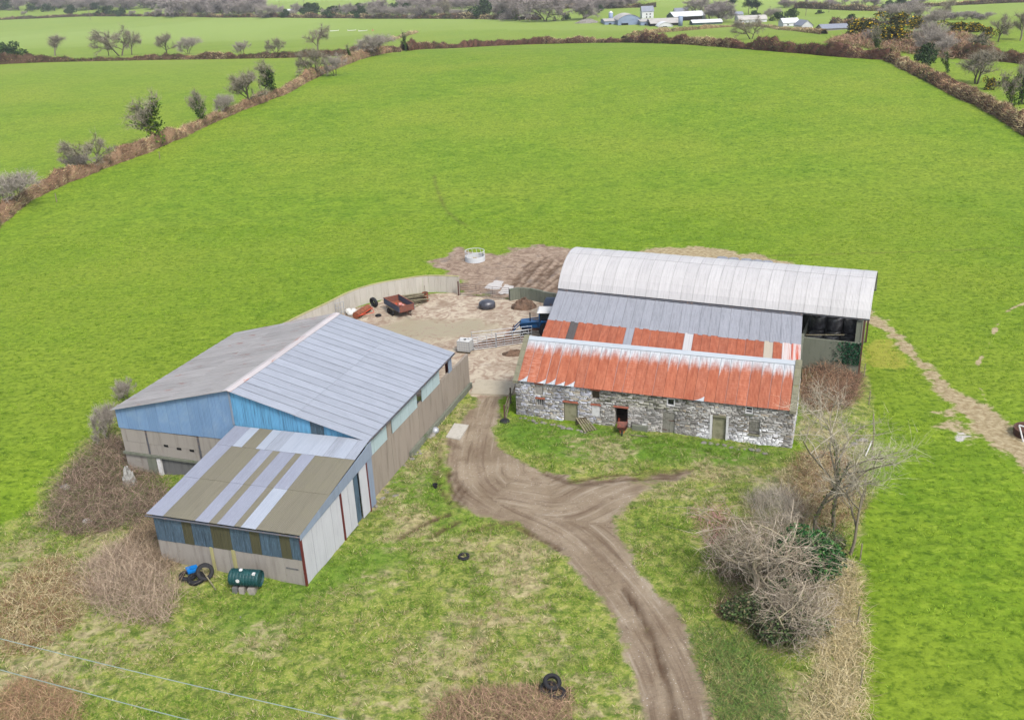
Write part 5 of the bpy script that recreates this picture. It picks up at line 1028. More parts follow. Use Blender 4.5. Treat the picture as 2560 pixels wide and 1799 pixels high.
def bushmesh(name, seed, rx, rz, n, size, pal, w=None, holes=.3):
    r = np.random.default_rng(seed); t = TB(); k = 14; c = r.normal(0, .42, (k, 3))*[rx, rx, rz*.55]+[0, 0, rz*.5]; c[:, 2] = np.clip(c[:, 2], .15*rz, .8*rz); rad = r.uniform(.28, .5, k)*min(rx, rz); i = r.integers(0, k, n); d = unit(r.normal(size=(n, 3))); P = c[i]+d*(rad[i]*r.uniform(.6, 1.05, n))[:, None]; P = P[P[:, 2] > -.05]
    t.add(*leaves(P, size, pal, w)); return t.mesh(name)
for s in range(2):
    tr, cr, iv = grow(seed=60+s, H=4, trunks=3, spread=.7, levels=2, tw_n=2, r0=.1); TREES[f'ever{s}'] = ({'trunk': tr.mesh('trunk'), 'crown': bushmesh('crown', 61+s, 2.3, 4.2, 2600, .34, PAL_DKGREEN)}, 4.4)
    tr, cr, iv = grow(seed=64+s, H=2, trunks=4, spread=.7, levels=2, tw_n=2, r0=.05); TREES[f'gorse{s}'] = ({'trunk': tr.mesh('trunk'), 'crown': bushmesh('crown', 65+s, 1.7, 2.5, 2200, .22, PAL_GORSE, [.34, .3, .2, .09, .07])}, 2.6)
tr, cr, iv = grow(seed=70, H=11, trunks=1, spread=.5, levels=3, kids=(7, 4, 3), tw_n=2, r0=.25, start=.5); t = TB(); P = np.concatenate(cr.V); P = P[P[:, 2] > 4.5]; q = P[RNG.integers(0, len(P), 2600)]+RNG.normal(0, .45, (2600, 3)); t.add(*leaves(q, .4, vc((44,62,50), (58,78,60), (36,52,44)))); TREES['pine'] = ({'trunk': tr.mesh('trunk'), 'crown': t.mesh('crown')}, 11.)
for s in range(3): proto(f'far{s}', seed=80+s, H=9, trunks=1+s, spread=.8, levels=3, kids=(6, 5, 4), tw_n=16, tw_len=1.3, tw_w=.1, r0=.26, start=.2, twig=vc((158,148,144), (138,128,124), (172,164,160)))
def tree(key, u, v, hpx, label, cat='tree', group=None, name=None, yaw=None, base=None, hm=None, wide=1.0):
    d, h0 = TREES[key]; p = GT(u, v) if base is None else np.array(base); H = hm or hpx*pxm(p)*1.12; s = H/h0
    o = thing(name or ('tree' if cat == 'tree' else cat.replace(' ', '_')), label, cat, (p[0], p[1], p[2]-.08), RNG.uniform(-.5, .5) if yaw is None else yaw, group); o.scale = (s*wide, s*wide, s)
    for nm, me in d.items(): link(nm, me, o)
    return o

def thicket(name, label, pix, n, h, pal, L=(.6, 1.4), wid=.02, arch=.5, cat='brambles', wts=None, segs=4, core=None):
    n = int(n*1.5); L = (L[0]*.7, L[1]*.8); P = np.array([GT(u, v)[:2] for u, v in pix]); lo, hi = P.min(0), P.max(0); pts = np.empty((0, 2))
    while len(pts) < n: q = RNG.uniform(lo, hi, (n*2, 2)); sd_ = poly_sd(q[:, 0], q[:, 1], [tuple(p) for p in P]); pts = np.concatenate([pts, q[sd_ > RNG.uniform(-.6, .4, len(q))]])
    pts = pts[:n]; c = np.array([P[:, 0].mean(), P[:, 1].mean()]); sd_ = poly_sd(pts[:, 0], pts[:, 1], [tuple(p) for p in P]); hz = np.clip(sd_/1.5, .15, 1)*(.5+.9*fbm(pts[:, 0], pts[:, 1], .3, 5)); o0 = np.array([c[0], c[1], T(*c)]); th_ = thing(name, label, cat, o0); t = TB()
    base = np.stack([pts[:, 0], pts[:, 1], terr(pts[:, 0], pts[:, 1])+RNG.uniform(-.05, .75, n)*h*hz], 1)-o0; az = RNG.uniform(0, 2*np.pi, n); D = np.stack([np.cos(az), np.sin(az), RNG.uniform(.1, 1.4, n)], 1); D = unit(D); Ls = RNG.uniform(*L, n); col = pick(pal, n, .25, wts); S = unit(np.cross(D, np.array([[0, 0, 1.]])+RNG.normal(0, .3, (n, 3)))); q = base.copy(); prev = None; V = []
    for k in range(segs+1): w = wid*(1-.75*k/segs); V.append(np.stack([q-S*w/2, q+S*w/2], 1)); D = unit(D+np.array([0, 0, -arch/segs*1.6])+RNG.normal(0, .14, (n, 3))); q = q+D*(Ls/segs)[:, None]; q[:, 2] = np.maximum(q[:, 2], terr(q[:, 0]+o0[0], q[:, 1]+o0[1])-o0[2]+.02)
    V = np.stack(V, 1); m = (segs+1)*2; b = np.arange(n)[:, None]*m; Fc = np.concatenate([np.concatenate([b+2*k+np.array([[0, 1, 3]]), b+2*k+np.array([[0, 3, 2]])]) for k in range(segs)]); t.add(V.reshape(-1, 3), Fc, np.repeat(col, m, 0)); link('stems', t.mesh('stems'), th_); return th_
# hedges: an earth bank with a thatch of stems
def hedge(label, pix, w, h, dens, pal, name='hedge', step=1.0, ground_at=None, L=(.3, .7), bw_=.05, wts=None, core=(120,94,74), seed=0):
    pts = smoothline([tuple(GT(u, v)[:2]) for u, v in pix], 10); P = np.array(pts); seg = np.r_[0, np.cumsum(np.hypot(*np.diff(P, axis=0).T))]; n = max(6, int(seg[-1]/step)); s = np.linspace(0, seg[-1], n); x = np.interp(s, seg, P[:, 0]); y = np.interp(s, seg, P[:, 1])
    tx, ty_ = np.gradient(x), np.gradient(y); l = np.hypot(tx, ty_)+1e-9; nx_, ny_ = -ty_/l, tx/l; prof = [(-.5, -.15), (-.44, .35), (-.28, .8), (0, 1.0), (.28, .8), (.44, .35), (.5, -.15)]; V = []; hh = h*1.3*np.clip(1.7*fbm(x, y, .09, seed+3, 4)-.2+.5*vn(x, y, .5, seed+4), .22, 1.7); ww = w*(.35+1.0*fbm(x, y, .11, seed+5, 4)); z0 = terr(x, y)
    for a, b in prof: o_ = a*ww+RNG.normal(0, .06*w, n); V.append(np.stack([x+nx_*o_, y+ny_*o_, z0+b*hh*(1+RNG.normal(0, .08, n))-.05], 1))
    V = np.stack(V, 1).reshape(-1, 3); m = len(prof); i = np.arange(n-1)[:, None]*m; k = np.arange(m-1)[None]; Fq = np.stack([(i+k).ravel(), (i+m+k).ravel(), (i+m+k+1).ravel(), (i+k+1).ravel()], 1)
    o0 = np.array([x[0], y[0], z0[0]]); th_ = thing(name, label, 'hedge', o0); cc = np.tile(C(*core)[:3], (len(V), 1))*RNG.uniform(.35, 1.3, (len(V), 1)); link('bank', npmesh('bank', V-o0, Fq, M_VEG, cc, smooth=True), th_)
    N = int(dens*1.8*seg[-1]); q = RNG.uniform(0, n-1.001, N); i = q.astype(int); f = (q-i)[:, None]; j = RNG.uniform(0, m-1.001, N); jj = j.astype(int); g = (j-jj)[:, None]; VV = V.reshape(n, m, 3)
    B_ = (VV[i, jj]*(1-f)+VV[i+1, jj]*f)*(1-g)+(VV[i, jj+1]*(1-f)+VV[i+1, jj+1]*f)*g; side = (j/(m-1)-.5)*2; D = np.stack([nx_[i]*side, ny_[i]*side, np.full(N, .35)], 1)*.8+RNG.normal(0, .5, (N, 3)); D[:, 2] = np.abs(D[:, 2])*.8; D = unit(D)
    t = TB(); zone = fbm(B_[:, 0], B_[:, 1], .25, seed+8); hi_ = 1-np.abs(side)[:, None]; z2 = fbm(B_[:, 0], B_[:, 1], .05, seed+18, 3); u2 = RNG.uniform(0, 1, N); base_ = pick(pal, N, .3, wts); base_ = np.where(((z2 > .54) & (u2 < .6))[:, None], pick(PAL_STRAW, N, .2)*.9, base_); base_ = np.where(((z2 < .42) & (u2 < .5))[:, None], pick(np.concatenate([PAL_DKGREEN, PAL_GRASS[:1]]), N, .3), base_); base_ = np.where(((np.abs(side) > .55) & (u2 > .45))[:, None], pick(PAL_STRAW, N, .25)*.85, base_) if w < 3.35 else base_; cl_ = vn(B_[:, 0], B_[:, 1], .9, seed+21); col = base_*(.6+.75*zone)[:, None]*(.72+.5*hi_)*(.45+1.1*cl_)[:, None]; L = (L[0], L[1]*1.35); t.add(*blades(B_-o0-D*.08, D, RNG.uniform(*L, N), np.full(N, bw_)*RNG.uniform(.6, 1.4, N), col)); link('stems', t.mesh('stems'), th_); return th_  # shade painted into the stems: darker low on the sides, paler on top
PB = np.concatenate([PAL_BROWN, PAL_STRAW[:3], vc((96,96,60), (178,142,118), (190,150,122))])
PBd = np.concatenate([PAL_BROWN, vc((84,66,58), (98,104,66), (70,60,56))])
hedge('brown bramble bank hedge running diagonally beside the left field', [(-60,590),(0,545),(60,505),(150,460),(250,420),(350,385),(420,355),(480,328),(560,292),(640,258),(700,235),(780,195),(850,165),(920,142),(1000,128)], 3.2, 1.5, 75, PB, L=(.3, .75), bw_=.06, core=(150,122,98))
hedge('rust brown hedge curving along the brow of the pasture', [(1010,128),(1100,122),(1200,117),(1300,112),(1400,109),(1500,107),(1600,107),(1700,110),(1800,117),(1900,125),(2000,133),(2100,142),(2225,150)], 3.4, 2.0, 65, PBd, L=(.4, .9), bw_=.09, core=(110,78,66), seed=5)
hedge('thick brown bramble hedge sloping down the right side of the pasture', [(2225,152),(2260,168),(2300,186),(2350,212),(2400,238),(2450,262),(2500,290),(2560,325),(2640,370)], 3.6, 1.9, 85, PB, L=(.4, .8), bw_=.07, seed=9)
hedge('dark bank hedge between the two left-hand fields', [(-60,165),(60,158),(200,154),(400,150),(600,147),(800,142),(900,136),(1000,130)], 3.2, 1.7, 55, PBd, L=(.4, .9), bw_=.1, core=(104,84,70), seed=11)
hedge('straw-coloured grass bank climbing behind the brow', [(900,118),(950,108),(1000,95),(1040,82)], 3.5, 1.2, 60, PAL_STRAW, bw_=.12, core=(176,158,116), seed=13)
hedge('straw-coloured bank in front of the far farm buildings', [(1560,97),(1620,86),(1700,78),(1790,70),(1860,66)], 3, 1.3, 60, np.concatenate([PAL_STRAW, PAL_BROWN[:2]]), bw_=.14, core=(160,138,100), seed=15)
hedge('straw-coloured bank below the white bungalow', [(1860,66),(1930,70),(2000,78),(2060,86)], 3, .9, 50, np.concatenate([PAL_STRAW, PAL_BROWN[:2]]), bw_=.14, core=(160,138,100), seed=16)
hedge('dark hedge crossing the small field behind the gorse', [(2380,142),(2450,150),(2520,155),(2600,165)], 3.0, 2.0, 60, PBd, bw_=.08, seed=17)
for i, (a, lb) in enumerate((([(-40,52),(80,47),(200,42),(330,41),(460,41)], 'far dark hedge behind the top left field'), ([(460,41),(600,44),(760,45),(900,46)], 'far scrubby hedge with the utility poles'), ([(900,47),(1050,47),(1200,48),(1350,50)], 'far dark hedge under the tall bare trees'), ([(1380,23),(1500,21),(1640,18)], 'far hedge above the white house'), ([(1990,20),(2080,24),(2200,27),(2300,17)], 'far hedge below the distant white house'), ([(2080,60),(2200,62),(2330,56)], 'far hedge behind the gorse hillock'), ([(2300,18),(2420,12),(2560,6)], 'far thin hedge on the rising top right field'))):
    hedge(lb, a, 4, 2.2, 22, PBd, L=(.7, 1.6), bw_=.25, step=3, core=(92,82,70), seed=30+i)

# hedgerow trees, one by one
HR = [('ivy0',395,362,100,'ivy-clad yellow-green thorn tree standing on the left bank hedge',1.25), ('haw0',235,432,66,'dark leaning thorn with a green clump on the left bank hedge',1.2), ('ivy1',512,314,66,'leaning ivy-covered tree on the left bank hedge',.9), ('scrub0',30,520,72,'pale grey bare bush at the lower end of the left bank hedge',1.3), ('scrub1',205,432,40,'low grey bare bush beside the dark leaning thorn',1.3),
      ('haw1',625,276,76,'twiggy thorn beside the bushier thorn in the middle of the diagonal hedge',1.15), ('ivy2',690,262,80,'bushy grey-green thorn in the middle of the diagonal hedge',1.1), ('scrub0',560,292,50,'thin grey sapling clump on the diagonal hedge',.9), ('haw2',785,228,62,'wind-bent thorn above the middle of the diagonal hedge',1.0), ('scrub1',838,190,46,'small grey thorn high on the diagonal hedge',1.0), ('pole0',880,182,42,'slim bent tree high on the diagonal hedge',.9), ('scrub0',930,152,46,'broad grey bush near the top of the diagonal hedge',1.8), ('pole1',1015,132,46,'slender grey tree at the hedge junction',.7),
      ('ever0',22,150,40,'dark evergreen bush at the left end of the field hedge',1.6), ('bare0',138,140,44,'pale grey round-headed tree on the field hedge',1.3), ('haw0',302,140,60,'wind-combed multi-stemmed thorn on the field hedge',1.4), ('bare1',330,138,48,'grey twiggy tree beside the wind-combed thorn',1.0), ('bare2',272,140,48,'narrow grey tree left of the wind-combed thorn',.8), ('haw1',418,136,44,'leaning dark thorn on the field hedge',1.1), ('scrub0',470,136,36,'sparse twiggy stems on the field hedge',1.5), ('scrub1',608,136,28,'small grey bush on the field hedge',1.2), ('haw2',692,138,36,'small dark thorn on the field hedge',1.1), ('bare1',795,132,58,'round-crowned dark thorn standing alone on the field hedge',1.2),
      ('haw0',1878,98,46,'dark wind-bent thorn standing behind the brow hedge',1.4), ('ivy1',2190,136,62,'ivy-wrapped post-like tree in the brow hedge corner',.6), ('ever1',2310,165,50,'dark ivy bush where the brow hedge turns',1.0), ('ivy2',2335,158,40,'drooping green ivy tree at the hedge corner',.9), ('pole2',2370,182,56,'ivy-stemmed grey tree on the right hedge',1.0), ('haw1',2440,210,74,'large ivy-topped thorn on the right hedge',1.4), ('ivy1',2455,140,50,'spreading ivy thorn in the small right field',1.6), ('ivy0',2530,270,92,'tall dark ivy-covered tree at the right end of the hedge',.9), ('ivy2',2555,260,100,'second tall ivy tree at the right end of the hedge',.9), ('gorse0',2478,225,28,'dark gorse clump on the right hedge',1.0), ('bare2',2495,105,58,'bare round tree right of the gorse hillock',1.0), ('bare0',2550,102,62,'lone bare tree at the far right edge',1.0), ('bare1',2360,60,56,'thin bare tree behind the gorse hillock',.9)]
DH = np.array([(0,545),(60,505),(150,460),(250,420),(350,385),(420,355),(480,328),(560,292),(640,258),(700,235),(780,195),(850,165),(920,142),(1000,128)])
HR = [(k_, u, (np.interp(u, DH[:, 0], DH[:, 1])+1 if i < 13 and k_ != 'scrub1' else v), hp, lb, w_) for i, (k_, u, v, hp, lb, w_) in enumerate(HR)]
for key, u, v, hp, lb, wd_ in HR: tree(key, u, v, hp*(1.18 if u < 560 and v > 250 else 1.0), lb, 'bush' if key[:4] in ('scru', 'ever', 'gors') else 'tree', wide=wd_*.85, yaw=RNG.uniform(-.3, .3))
# gorse hillock
thicket('bracken_bank', 'rusty dead bracken covering the gorse hillock', [(2060,108),(2140,84),(2260,86),(2420,92),(2485,112),(2420,150),(2330,145),(2230,128),(2120,118)], 16000, 2.2, vc((168,132,110), (150,112,92), (186,156,128), (128,100,84), (146,140,96)), L=(1.0, 2.4), wid=.13)
for i, (key, u, v, hp, wd_, lb) in enumerate((('gorse0',2230,112,42,1.5,'yellow-flowered gorse bush at the front of the hillock'), ('gorse1',2145,92,40,1.4,'dull gorse bush at the left end of the hillock'), ('gorse0',2255,70,34,1.8,'tall yellow-topped gorse at the back of the hillock'), ('gorse1',2290,72,22,1.4,'low yellow gorse behind the hillock'), ('gorse0',2400,82,24,2.2,'long dark gorse on the hillock crest'), ('gorse1',2430,80,22,1.6,'yellow-tipped gorse right of the hillock crest'), ('gorse0',2470,96,26,1.2,'yellow gorse at the right foot of the hillock'))): tree(key, u, v, hp, lb, 'gorse bush', wide=wd_)
for i, (u, v, hp, wd_) in enumerate(((2310,125,58,1.5), (2335,132,50,1.6), (2220,62,44,1.8), (2280,60,44,2.0), (2330,72,40,1.6), (2180,105,30,1.6), (2360,140,40,1.5))): tree(f'scrub{i % 2}', u, v, hp, 'grey leafless thicket on the gorse hillock', 'bush', 'grey thickets on the hillock', wide=wd_*.7)
thicket('bramble_thicket', 'brown leafless bramble thicket left of the shed gable', [(110,1310),(140,1210),(230,1120),(290,1090),(360,1160),(420,1240),(420,1290),(330,1320),(220,1330)], 7000, 1.15, vc((128,108,94), (152,130,114), (106,90,80), (176,154,136), (110,116,80)), L=(.7, 1.7))
thicket('reed_patch', 'pale straw-coloured dead stems in front of the lean-to', [(200,1430),(300,1360),(400,1400),(430,1480),(420,1560),(330,1560),(240,1510)], 3600, .8, vc((170,150,130), (190,172,148), (150,130,112)), L=(.8, 1.8), arch=.25)
thicket('reed_patch', 'tangled dead brown stems beside the left lean-to wall', [(330,1330),(400,1300),(420,1390),(440,1430),(380,1430),(300,1380)], 2600, .9, vc((140,120,100), (168,148,120), (110,96,80)), L=(.6, 1.4))
thicket('bramble_thicket', 'rusty brown brambles behind the stone barn end', [(2005,910),(2090,900),(2150,930),(2140,1000),(2060,1030),(2010,1010)], 4200, 1.2, vc((150,116,94), (124,98,82), (176,146,118), (104,84,70)), L=(.6, 1.4))
thicket('bramble_patch', 'low red-brown brambles below the tyre pile', [(1090,1790),(1140,1745),(1250,1720),(1400,1725),(1430,1760),(1380,1860),(1060,1880)], 4600, .5, vc((152,122,102), (174,142,118), (122,98,82), (196,166,136), (140,140,90)), L=(.5, 1.1))
thicket('bramble_patch', 'russet dead bracken in the rough corner under the wires', [(-20,1760),(60,1700),(170,1740),(200,1800),(160,1880),(-60,1880)], 4200, .5, vc((168,132,104), (140,110,88), (194,164,130), (150,140,96)), L=(.5, 1.1))
thicket('dead_grass', 'matted brown dead grass at the left edge of the rough ground', [(-40,1520),(60,1420),(160,1390),(220,1450),(210,1540),(120,1610),(20,1640),(-60,1650)], 4600, .4, np.concatenate([PAL_STRAW, PAL_BROWN[:3]]), L=(.5, 1.2))
thicket('dead_grass', 'tall straw grass along the right pasture boundary', [(2060,1520),(2130,1400),(2150,1600),(2150,1820),(2140,1900),(2020,1900),(2050,1700)], 4600, .6, PAL_STRAW, L=(.5, 1.2), arch=.6)
thicket('bramble_thicket', 'straw and bramble tangle behind the ivied bare trees', [(2010,1130),(2120,1130),(2150,1260),(2110,1340),(2000,1330),(1950,1240)], 4200, .8, np.concatenate([PAL_STRAW, PAL_BROWN]), L=(.5, 1.2))
thicket('briar_patch', 'pinkish red briar stems at the left side of the copse', [(1740,1270),(1800,1260),(1840,1300),(1810,1370),(1750,1360)], 380, .8, vc((190,136,138), (176,138,130), (156,124,110)), L=(.5, 1.1))
# copse on the right: big sprawling bare willow, ivy mass, three ivied trees
tr, cr, iv = grow(seed=101, H=6.2, trunks=7, spread=.9, levels=3, kids=(5, 4, 3), tw_n=4, tw_len=.8, tw_w=.02, r0=.12, bark=vc((176,166,140), (194,182,156), (150,140,118)), twig=vc((170,158,138), (146,132,116), (190,178,160)), tw_up=-.05, start=.12); TREES['willow'] = ({'trunk': tr.mesh('trunk'), 'crown': cr.mesh('crown')}, 5.0)
o = tree('willow', 1905, 1475, 0, 'sprawling bare willow with pale tangled limbs beside the track', 'tree', hm=4.4, wide=1.25, yaw=.4)
o = tree('willow', 1985, 1600, 0, 'lower grey willow tangle nearest the track bend', 'tree', hm=3.2, wide=1.15, yaw=2.6)
TREES['ivymass'] = ({'trunk': TREES['ever0'][0]['trunk'], 'crown': bushmesh('crown', 111, 2.2, 3.2, 11000, .15, vc((50,92,52), (66,112,62), (40,74,44), (90,132,72)))}, 3.4); tree('ivymass', 2015, 1455, 0, 'dark green holly mass behind the pale willow limbs', 'bush', hm=3.4, wide=.95)
TREES['laurel'] = ({'trunk': TREES['ever1'][0]['trunk'], 'crown': bushmesh('crown', 112, 1.8, 1.6, 7000, .12, vc((84,104,66), (66,82,58), (104,124,76), (120,112,88)))}, 1.8); tree('laurel', 1945, 1570, 0, 'low blackish evergreen scrub under the willow', 'bush', hm=1.6, wide=1.3); tree('laurel', 2060, 1370, 0, 'small bright ivy bush at the pasture boundary', 'bush', hm=1.2, wide=.9)
for i, (u, v, hm, ivn, lb, ln_) in enumerate(((2034,1340,7.4,60,'forked bare tree with ivy on its lower trunk in the copse',(-.1, .12)), (2085,1325,8.2,90,'upright bare tree with thick ivy on its trunk in the copse',(.05, .1)), (2125,1385,6.6,0,'ivy-free leaning bare tree at the pasture boundary',(.35, .12)))):
    proto(f'cop{i}', seed=120+i, H=hm, trunks=1, spread=.55, levels=3, kids=(5, 4, 4), tw_n=12, tw_len=.9, tw_w=.014, r0=.105, ivy=ivn, ivylen=.22, ivysz=.11, ivylev=1, lean=ln_, twig=vc((178,170,150), (160,152,134), (196,188,170)), bark=vc((128,120,104), (112,106,90), (144,136,116)), start=.35)
    tree(f'cop{i}', u, v, 0, lb, hm=hm, yaw=0)
p = GT(280, 1085); tree('scrub0', 268, 1110, 0, 'bare grey shrub growing at the shed corner', 'bush', hm=3.2, wide=.55); tree('scrub1', 318, 1000, 0, 'twiggy bush behind the left eave of the shed', 'bush', hm=1.9, wide=.7); thicket('twiggy_bush', 'fine pale twigs rising left of the ivied copse trees', [(1870,1240),(1960,1230),(2010,1280),(1990,1330),(1890,1320)], 1500, 1.6, vc((178,168,150), (156,146,130), (196,186,168)), L=(.8, 1.6), wid=.014, arch=-.2, cat='bush')
thicket('bramble_thicket', 'grey-brown bramble undergrowth beneath the willow limbs', [(1760,1370),(1850,1300),(1990,1300),(2090,1400),(2080,1560),(1950,1640),(1850,1560)], 5200, .7, vc((140,124,106), (120,104,88), (164,148,126), (96,110,66), (84,104,60)), L=(.5, 1.2))
thicket('bramble_patch', 'green and straw bramble verge between the track and the willow', [(1740,1560),(1850,1590),(1930,1660),(1960,1800),(1900,1880),(1810,1880),(1770,1700)], 3800, .35, vc((96,126,62), (120,146,76), (150,146,92), (84,108,56)), L=(.4, .9))
# ivy on the barn bay wall
t = TB(); k = 900; q = np.stack([RNG.normal(DL-1.0, .55, k).clip(bay+1.8, DL-.45), np.full(k, -.14)+RNG.normal(0, .03, k), RNG.uniform(.9, 2.75, k)], 1); t.add(*leaves(q, .14, vc((36,78,56), (50,96,66), (34,66,48)))); link('wall_ivy', t.mesh('wall_ivy'), db)

# far trees
fr_ = random.Random(21); FT = 'leafless grey-brown tree in the far tree line'
for x in list(range(-10, 670, 11)): tree(f'far{fr_.randrange(3)}', x+fr_.uniform(-10, 10), 22+fr_.uniform(-14, 6)+ (14 if x > 420 else 0), fr_.uniform(22, 36)+(8 if x > 420 else 0), FT+' at the top left', group='far left tree line', wide=fr_.uniform(.9, 1.5))
for x in (18, 80, 120, 240, 320, 540): tree('ever0', x, 26+fr_.uniform(-4, 4), fr_.uniform(16, 26), 'dark evergreen among the far left tree line', 'tree', 'dark evergreens far left', wide=1.1)
for x, v, h, k in ((178,38,22,'ever1'), (60,40,10,'scrub0'), (270,40,22,'ever0'), (245,41,12,'ever1'), (290,40,13,'ever0'), (305,41,18,'ever1'), (330,41,12,'scrub0'), (400,42,18,'scrub1'), (425,42,20,'scrub0'), (370,41,10,'scrub1')): tree(k, x, v, h, 'rounded bush on the far hedge behind the top left field', 'bush', 'bushes on the far left hedge', wide=1.2)
for x in range(655, 1300, 15): tree(fr_.choice(['far0', 'far1', 'scrub0', 'ever1', 'scrub1']), x+fr_.uniform(-8, 8), 44+fr_.uniform(-6, 2), fr_.uniform(14, 28), 'bush or small tree along the far central hedge', 'tree', 'far central hedge trees', wide=fr_.uniform(1, 1.6))
for x, v, h, k, lb in ((945,44,38,'far1','tall bare tree above the far central hedge'), (985,30,20,'ever0','dark round evergreen above the far central hedge'), (1065,46,48,'far0','tall ivy-footed bare tree above the far central hedge'), (1110,44,40,'bare2','open-crowned bare tree above the far central hedge'), (1210,46,44,'ever1','column of ivy standing in the far hedge'), (1270,48,52,'far2','large bare tree right of the ivy column'), (1300,52,56,'far0','tall bare tree by the gap in the far hedge'), (1363,54,54,'far1','broad bare oak left of the far farm'), (1460,50,42,'far2','wide low-branched tree beside the far silage clamp'), (1290,52,28,'ivy0','ivy-clad stump tree by the far hedge gap'), (1415,52,16,'ever0','dark round bush beside the far clamp'), (1500,33,18,'ever1','dark conifer above the far silo')): tree(k, x, v, h, lb, 'tree', wide=1.3 if k[:3] == 'far' else 1.0)
for row in range(3):
    for x in range(1005, 1590, 12): tree(f'far{fr_.randrange(3)}', x+fr_.uniform(-8, 8), 20-row*9+fr_.uniform(-3, 3), fr_.uniform(18, 26), 'bare purple-grey tree of the far wood', group='far wood', wide=1.3)
for x, v, h, k, lb in ((1745,36,34,'far1','bare tree behind the white-roofed far barn'), (1800,56,44,'far2','broad grey tree beside the low far shed'), (1775,54,34,'far0','grey tree at the corner of the low far shed'), (1833,24,26,'pine','dark pine left of the group behind the far sheds'), (1872,36,36,'pine','tall pine behind the far low barn'), (1893,38,34,'pine','bushier pine behind the far low barn'), (1885,42,14,'ever0','dark shrub under the far pines'), (1945,52,20,'ever0','dark hedge-like bush left of the white bungalow'), (1978,46,22,'ever1','dark dome tree behind the white bungalow'), (1925,52,26,'scrub0','grey scrub between the low barn and bungalow'), (2048,36,10,'ever0','lone round bush in the far right field'), (2125,58,20,'ever1','small dark tree left of the gorse hillock')): tree(k, x, v, h, lb, 'tree', wide=1.3)
for x in range(1960, 2300, 26): tree(fr_.choice(['far0', 'far2', 'ever1', 'scrub1']), x+fr_.uniform(-9, 9), 20+fr_.uniform(-9, 5), fr_.uniform(12, 22), 'grey tree along the far right hedge', group='far right hedge trees', wide=1.4)
for x in range(2340, 2480, 18): tree(fr_.choice(['scrub0', 'far2']), x, 50+fr_.uniform(-4, 4), fr_.uniform(12, 20), 'grey scrub along the far hedge behind the hillock', 'bush', 'grey far scrub behind the hillock', wide=1.6)

# rough grass tussocks and pasture tufts (uncountable)
def scatter(n, x0, x1, y0, y1): return RNG.uniform(x0, x1, n), RNG.uniform(y0, y1, n)
def in_local(x, y, o, yaw, a0, a1, b0, b1): dx, dy = x-o[0], y-o[1]; a = dx*math.cos(yaw)+dy*math.sin(yaw); b = -dx*math.sin(yaw)+dy*math.cos(yaw); return (a > a0) & (a < a1) & (b > b0) & (b < b1)
bld = lambda x, y: in_local(x, y, SO, SYAW, 0, 18.9, 0, 15) | in_local(x, y, SO, SYAW, 9.6, 19.3, -8.9, .2) | in_local(x, y, BO, BYAW, -.2, BL+.2, -.15, 14) | in_local(x, y, d0, DYAW, -.2, DL, -.2, DS)
def tufts(name, label, cx, cy, per, rad, Ls, Ws, colf, lift):
    n = len(cx); k = per; a = RNG.uniform(0, 6.283, (n, k)); rr = rad*np.sqrt(RNG.uniform(0, 1, (n, k)))*RNG.uniform(.6, 1.4, (n, 1)); px_ = (cx[:, None]+rr*np.cos(a)).ravel(); py_ = (cy[:, None]+rr*np.sin(a)*.9).ravel(); out = (rr/rad).ravel(); a = a.ravel()+RNG.normal(0, .5, n*k)
    D = unit(np.stack([np.cos(a)*(.3+.9*out), np.sin(a)*(.3+.9*out), RNG.uniform(.35, 1.1, n*k)], 1)); hs_ = np.repeat(RNG.uniform(.55, 1.3, n), k); L = RNG.uniform(*Ls, n*k)*hs_*(1.15-.4*out); P = np.stack([px_, py_, terr(px_, py_)+gridval(rel, px_, py_)-.03], 1)
    P[:, 2] += np.maximum(0, lift*hs_*(1-out)); t = TB(); t.add(*blades(P, D, L, RNG.uniform(*Ws, n*k), colf(n, k))); return tag(link(name, t.mesh(name)), label, 'grass', kind='stuff')
x, y = scatter(30000, -42, 24, 29, 68); keep = (gridval(rough, x, y) > .5) & (gridval(track, x, y) < .3) & (gridval(conc, x, y) < .3) & ~bld(x, y) & (fbm(x, y, .5, 55) > RNG.uniform(.15, .6, len(x))); x, y = x[keep], y[keep]; dr_ = gridval(dry, x, y); lu = gridval(lush, x, y); pd = np.clip(.10+.55*dr_-.3*lu+1.3*(fbm(x, y, .45, 56, 4)-.5), .02, .9)
def colr(n, k): d_ = RNG.uniform(0, 1, (n, k)) < pd[:, None]; tone = np.repeat(RNG.uniform(.7, 1.2, n), k); return np.where(d_.reshape(-1, 1), pick(PAL_STRAW, n*k), pick(PAL_GRASS, n*k))*tone[:, None]
tufts('rough_grass', 'tussocky rough grass with straw patches around the buildings and track', x, y, 26, .26, (.12, .34), (.012, .026), colr, .12)
x, y = scatter(95000, -62, 62, 31, 122); keep = (gridval(rough, x, y) < .4) & (gridval(track, x, y) < .3) & (gridval(conc, x, y) < .3) & (gridval(mud, x, y) < .4) & (gridval(path, x, y) < .4) & ~bld(x, y) & (np.abs(x) < .58*y+4) & (fbm(x, y, .35, 59) > RNG.uniform(.1, .65, len(x))); x, y = x[keep], y[keep]; tn = .72+.6*fbm(x, y, .25, 58)
def colp(n, k): return pick(vc((108,144,36), (132,166,48), (90,124,28), (154,182,68)), n*k, .2)*np.repeat(tn*RNG.uniform(.8, 1.15, n), k)[:, None]
tufts('pasture_grass', 'short bright green pasture grass', x, y, 9, .22, (.07, .18), (.022, .045), colp, .05)

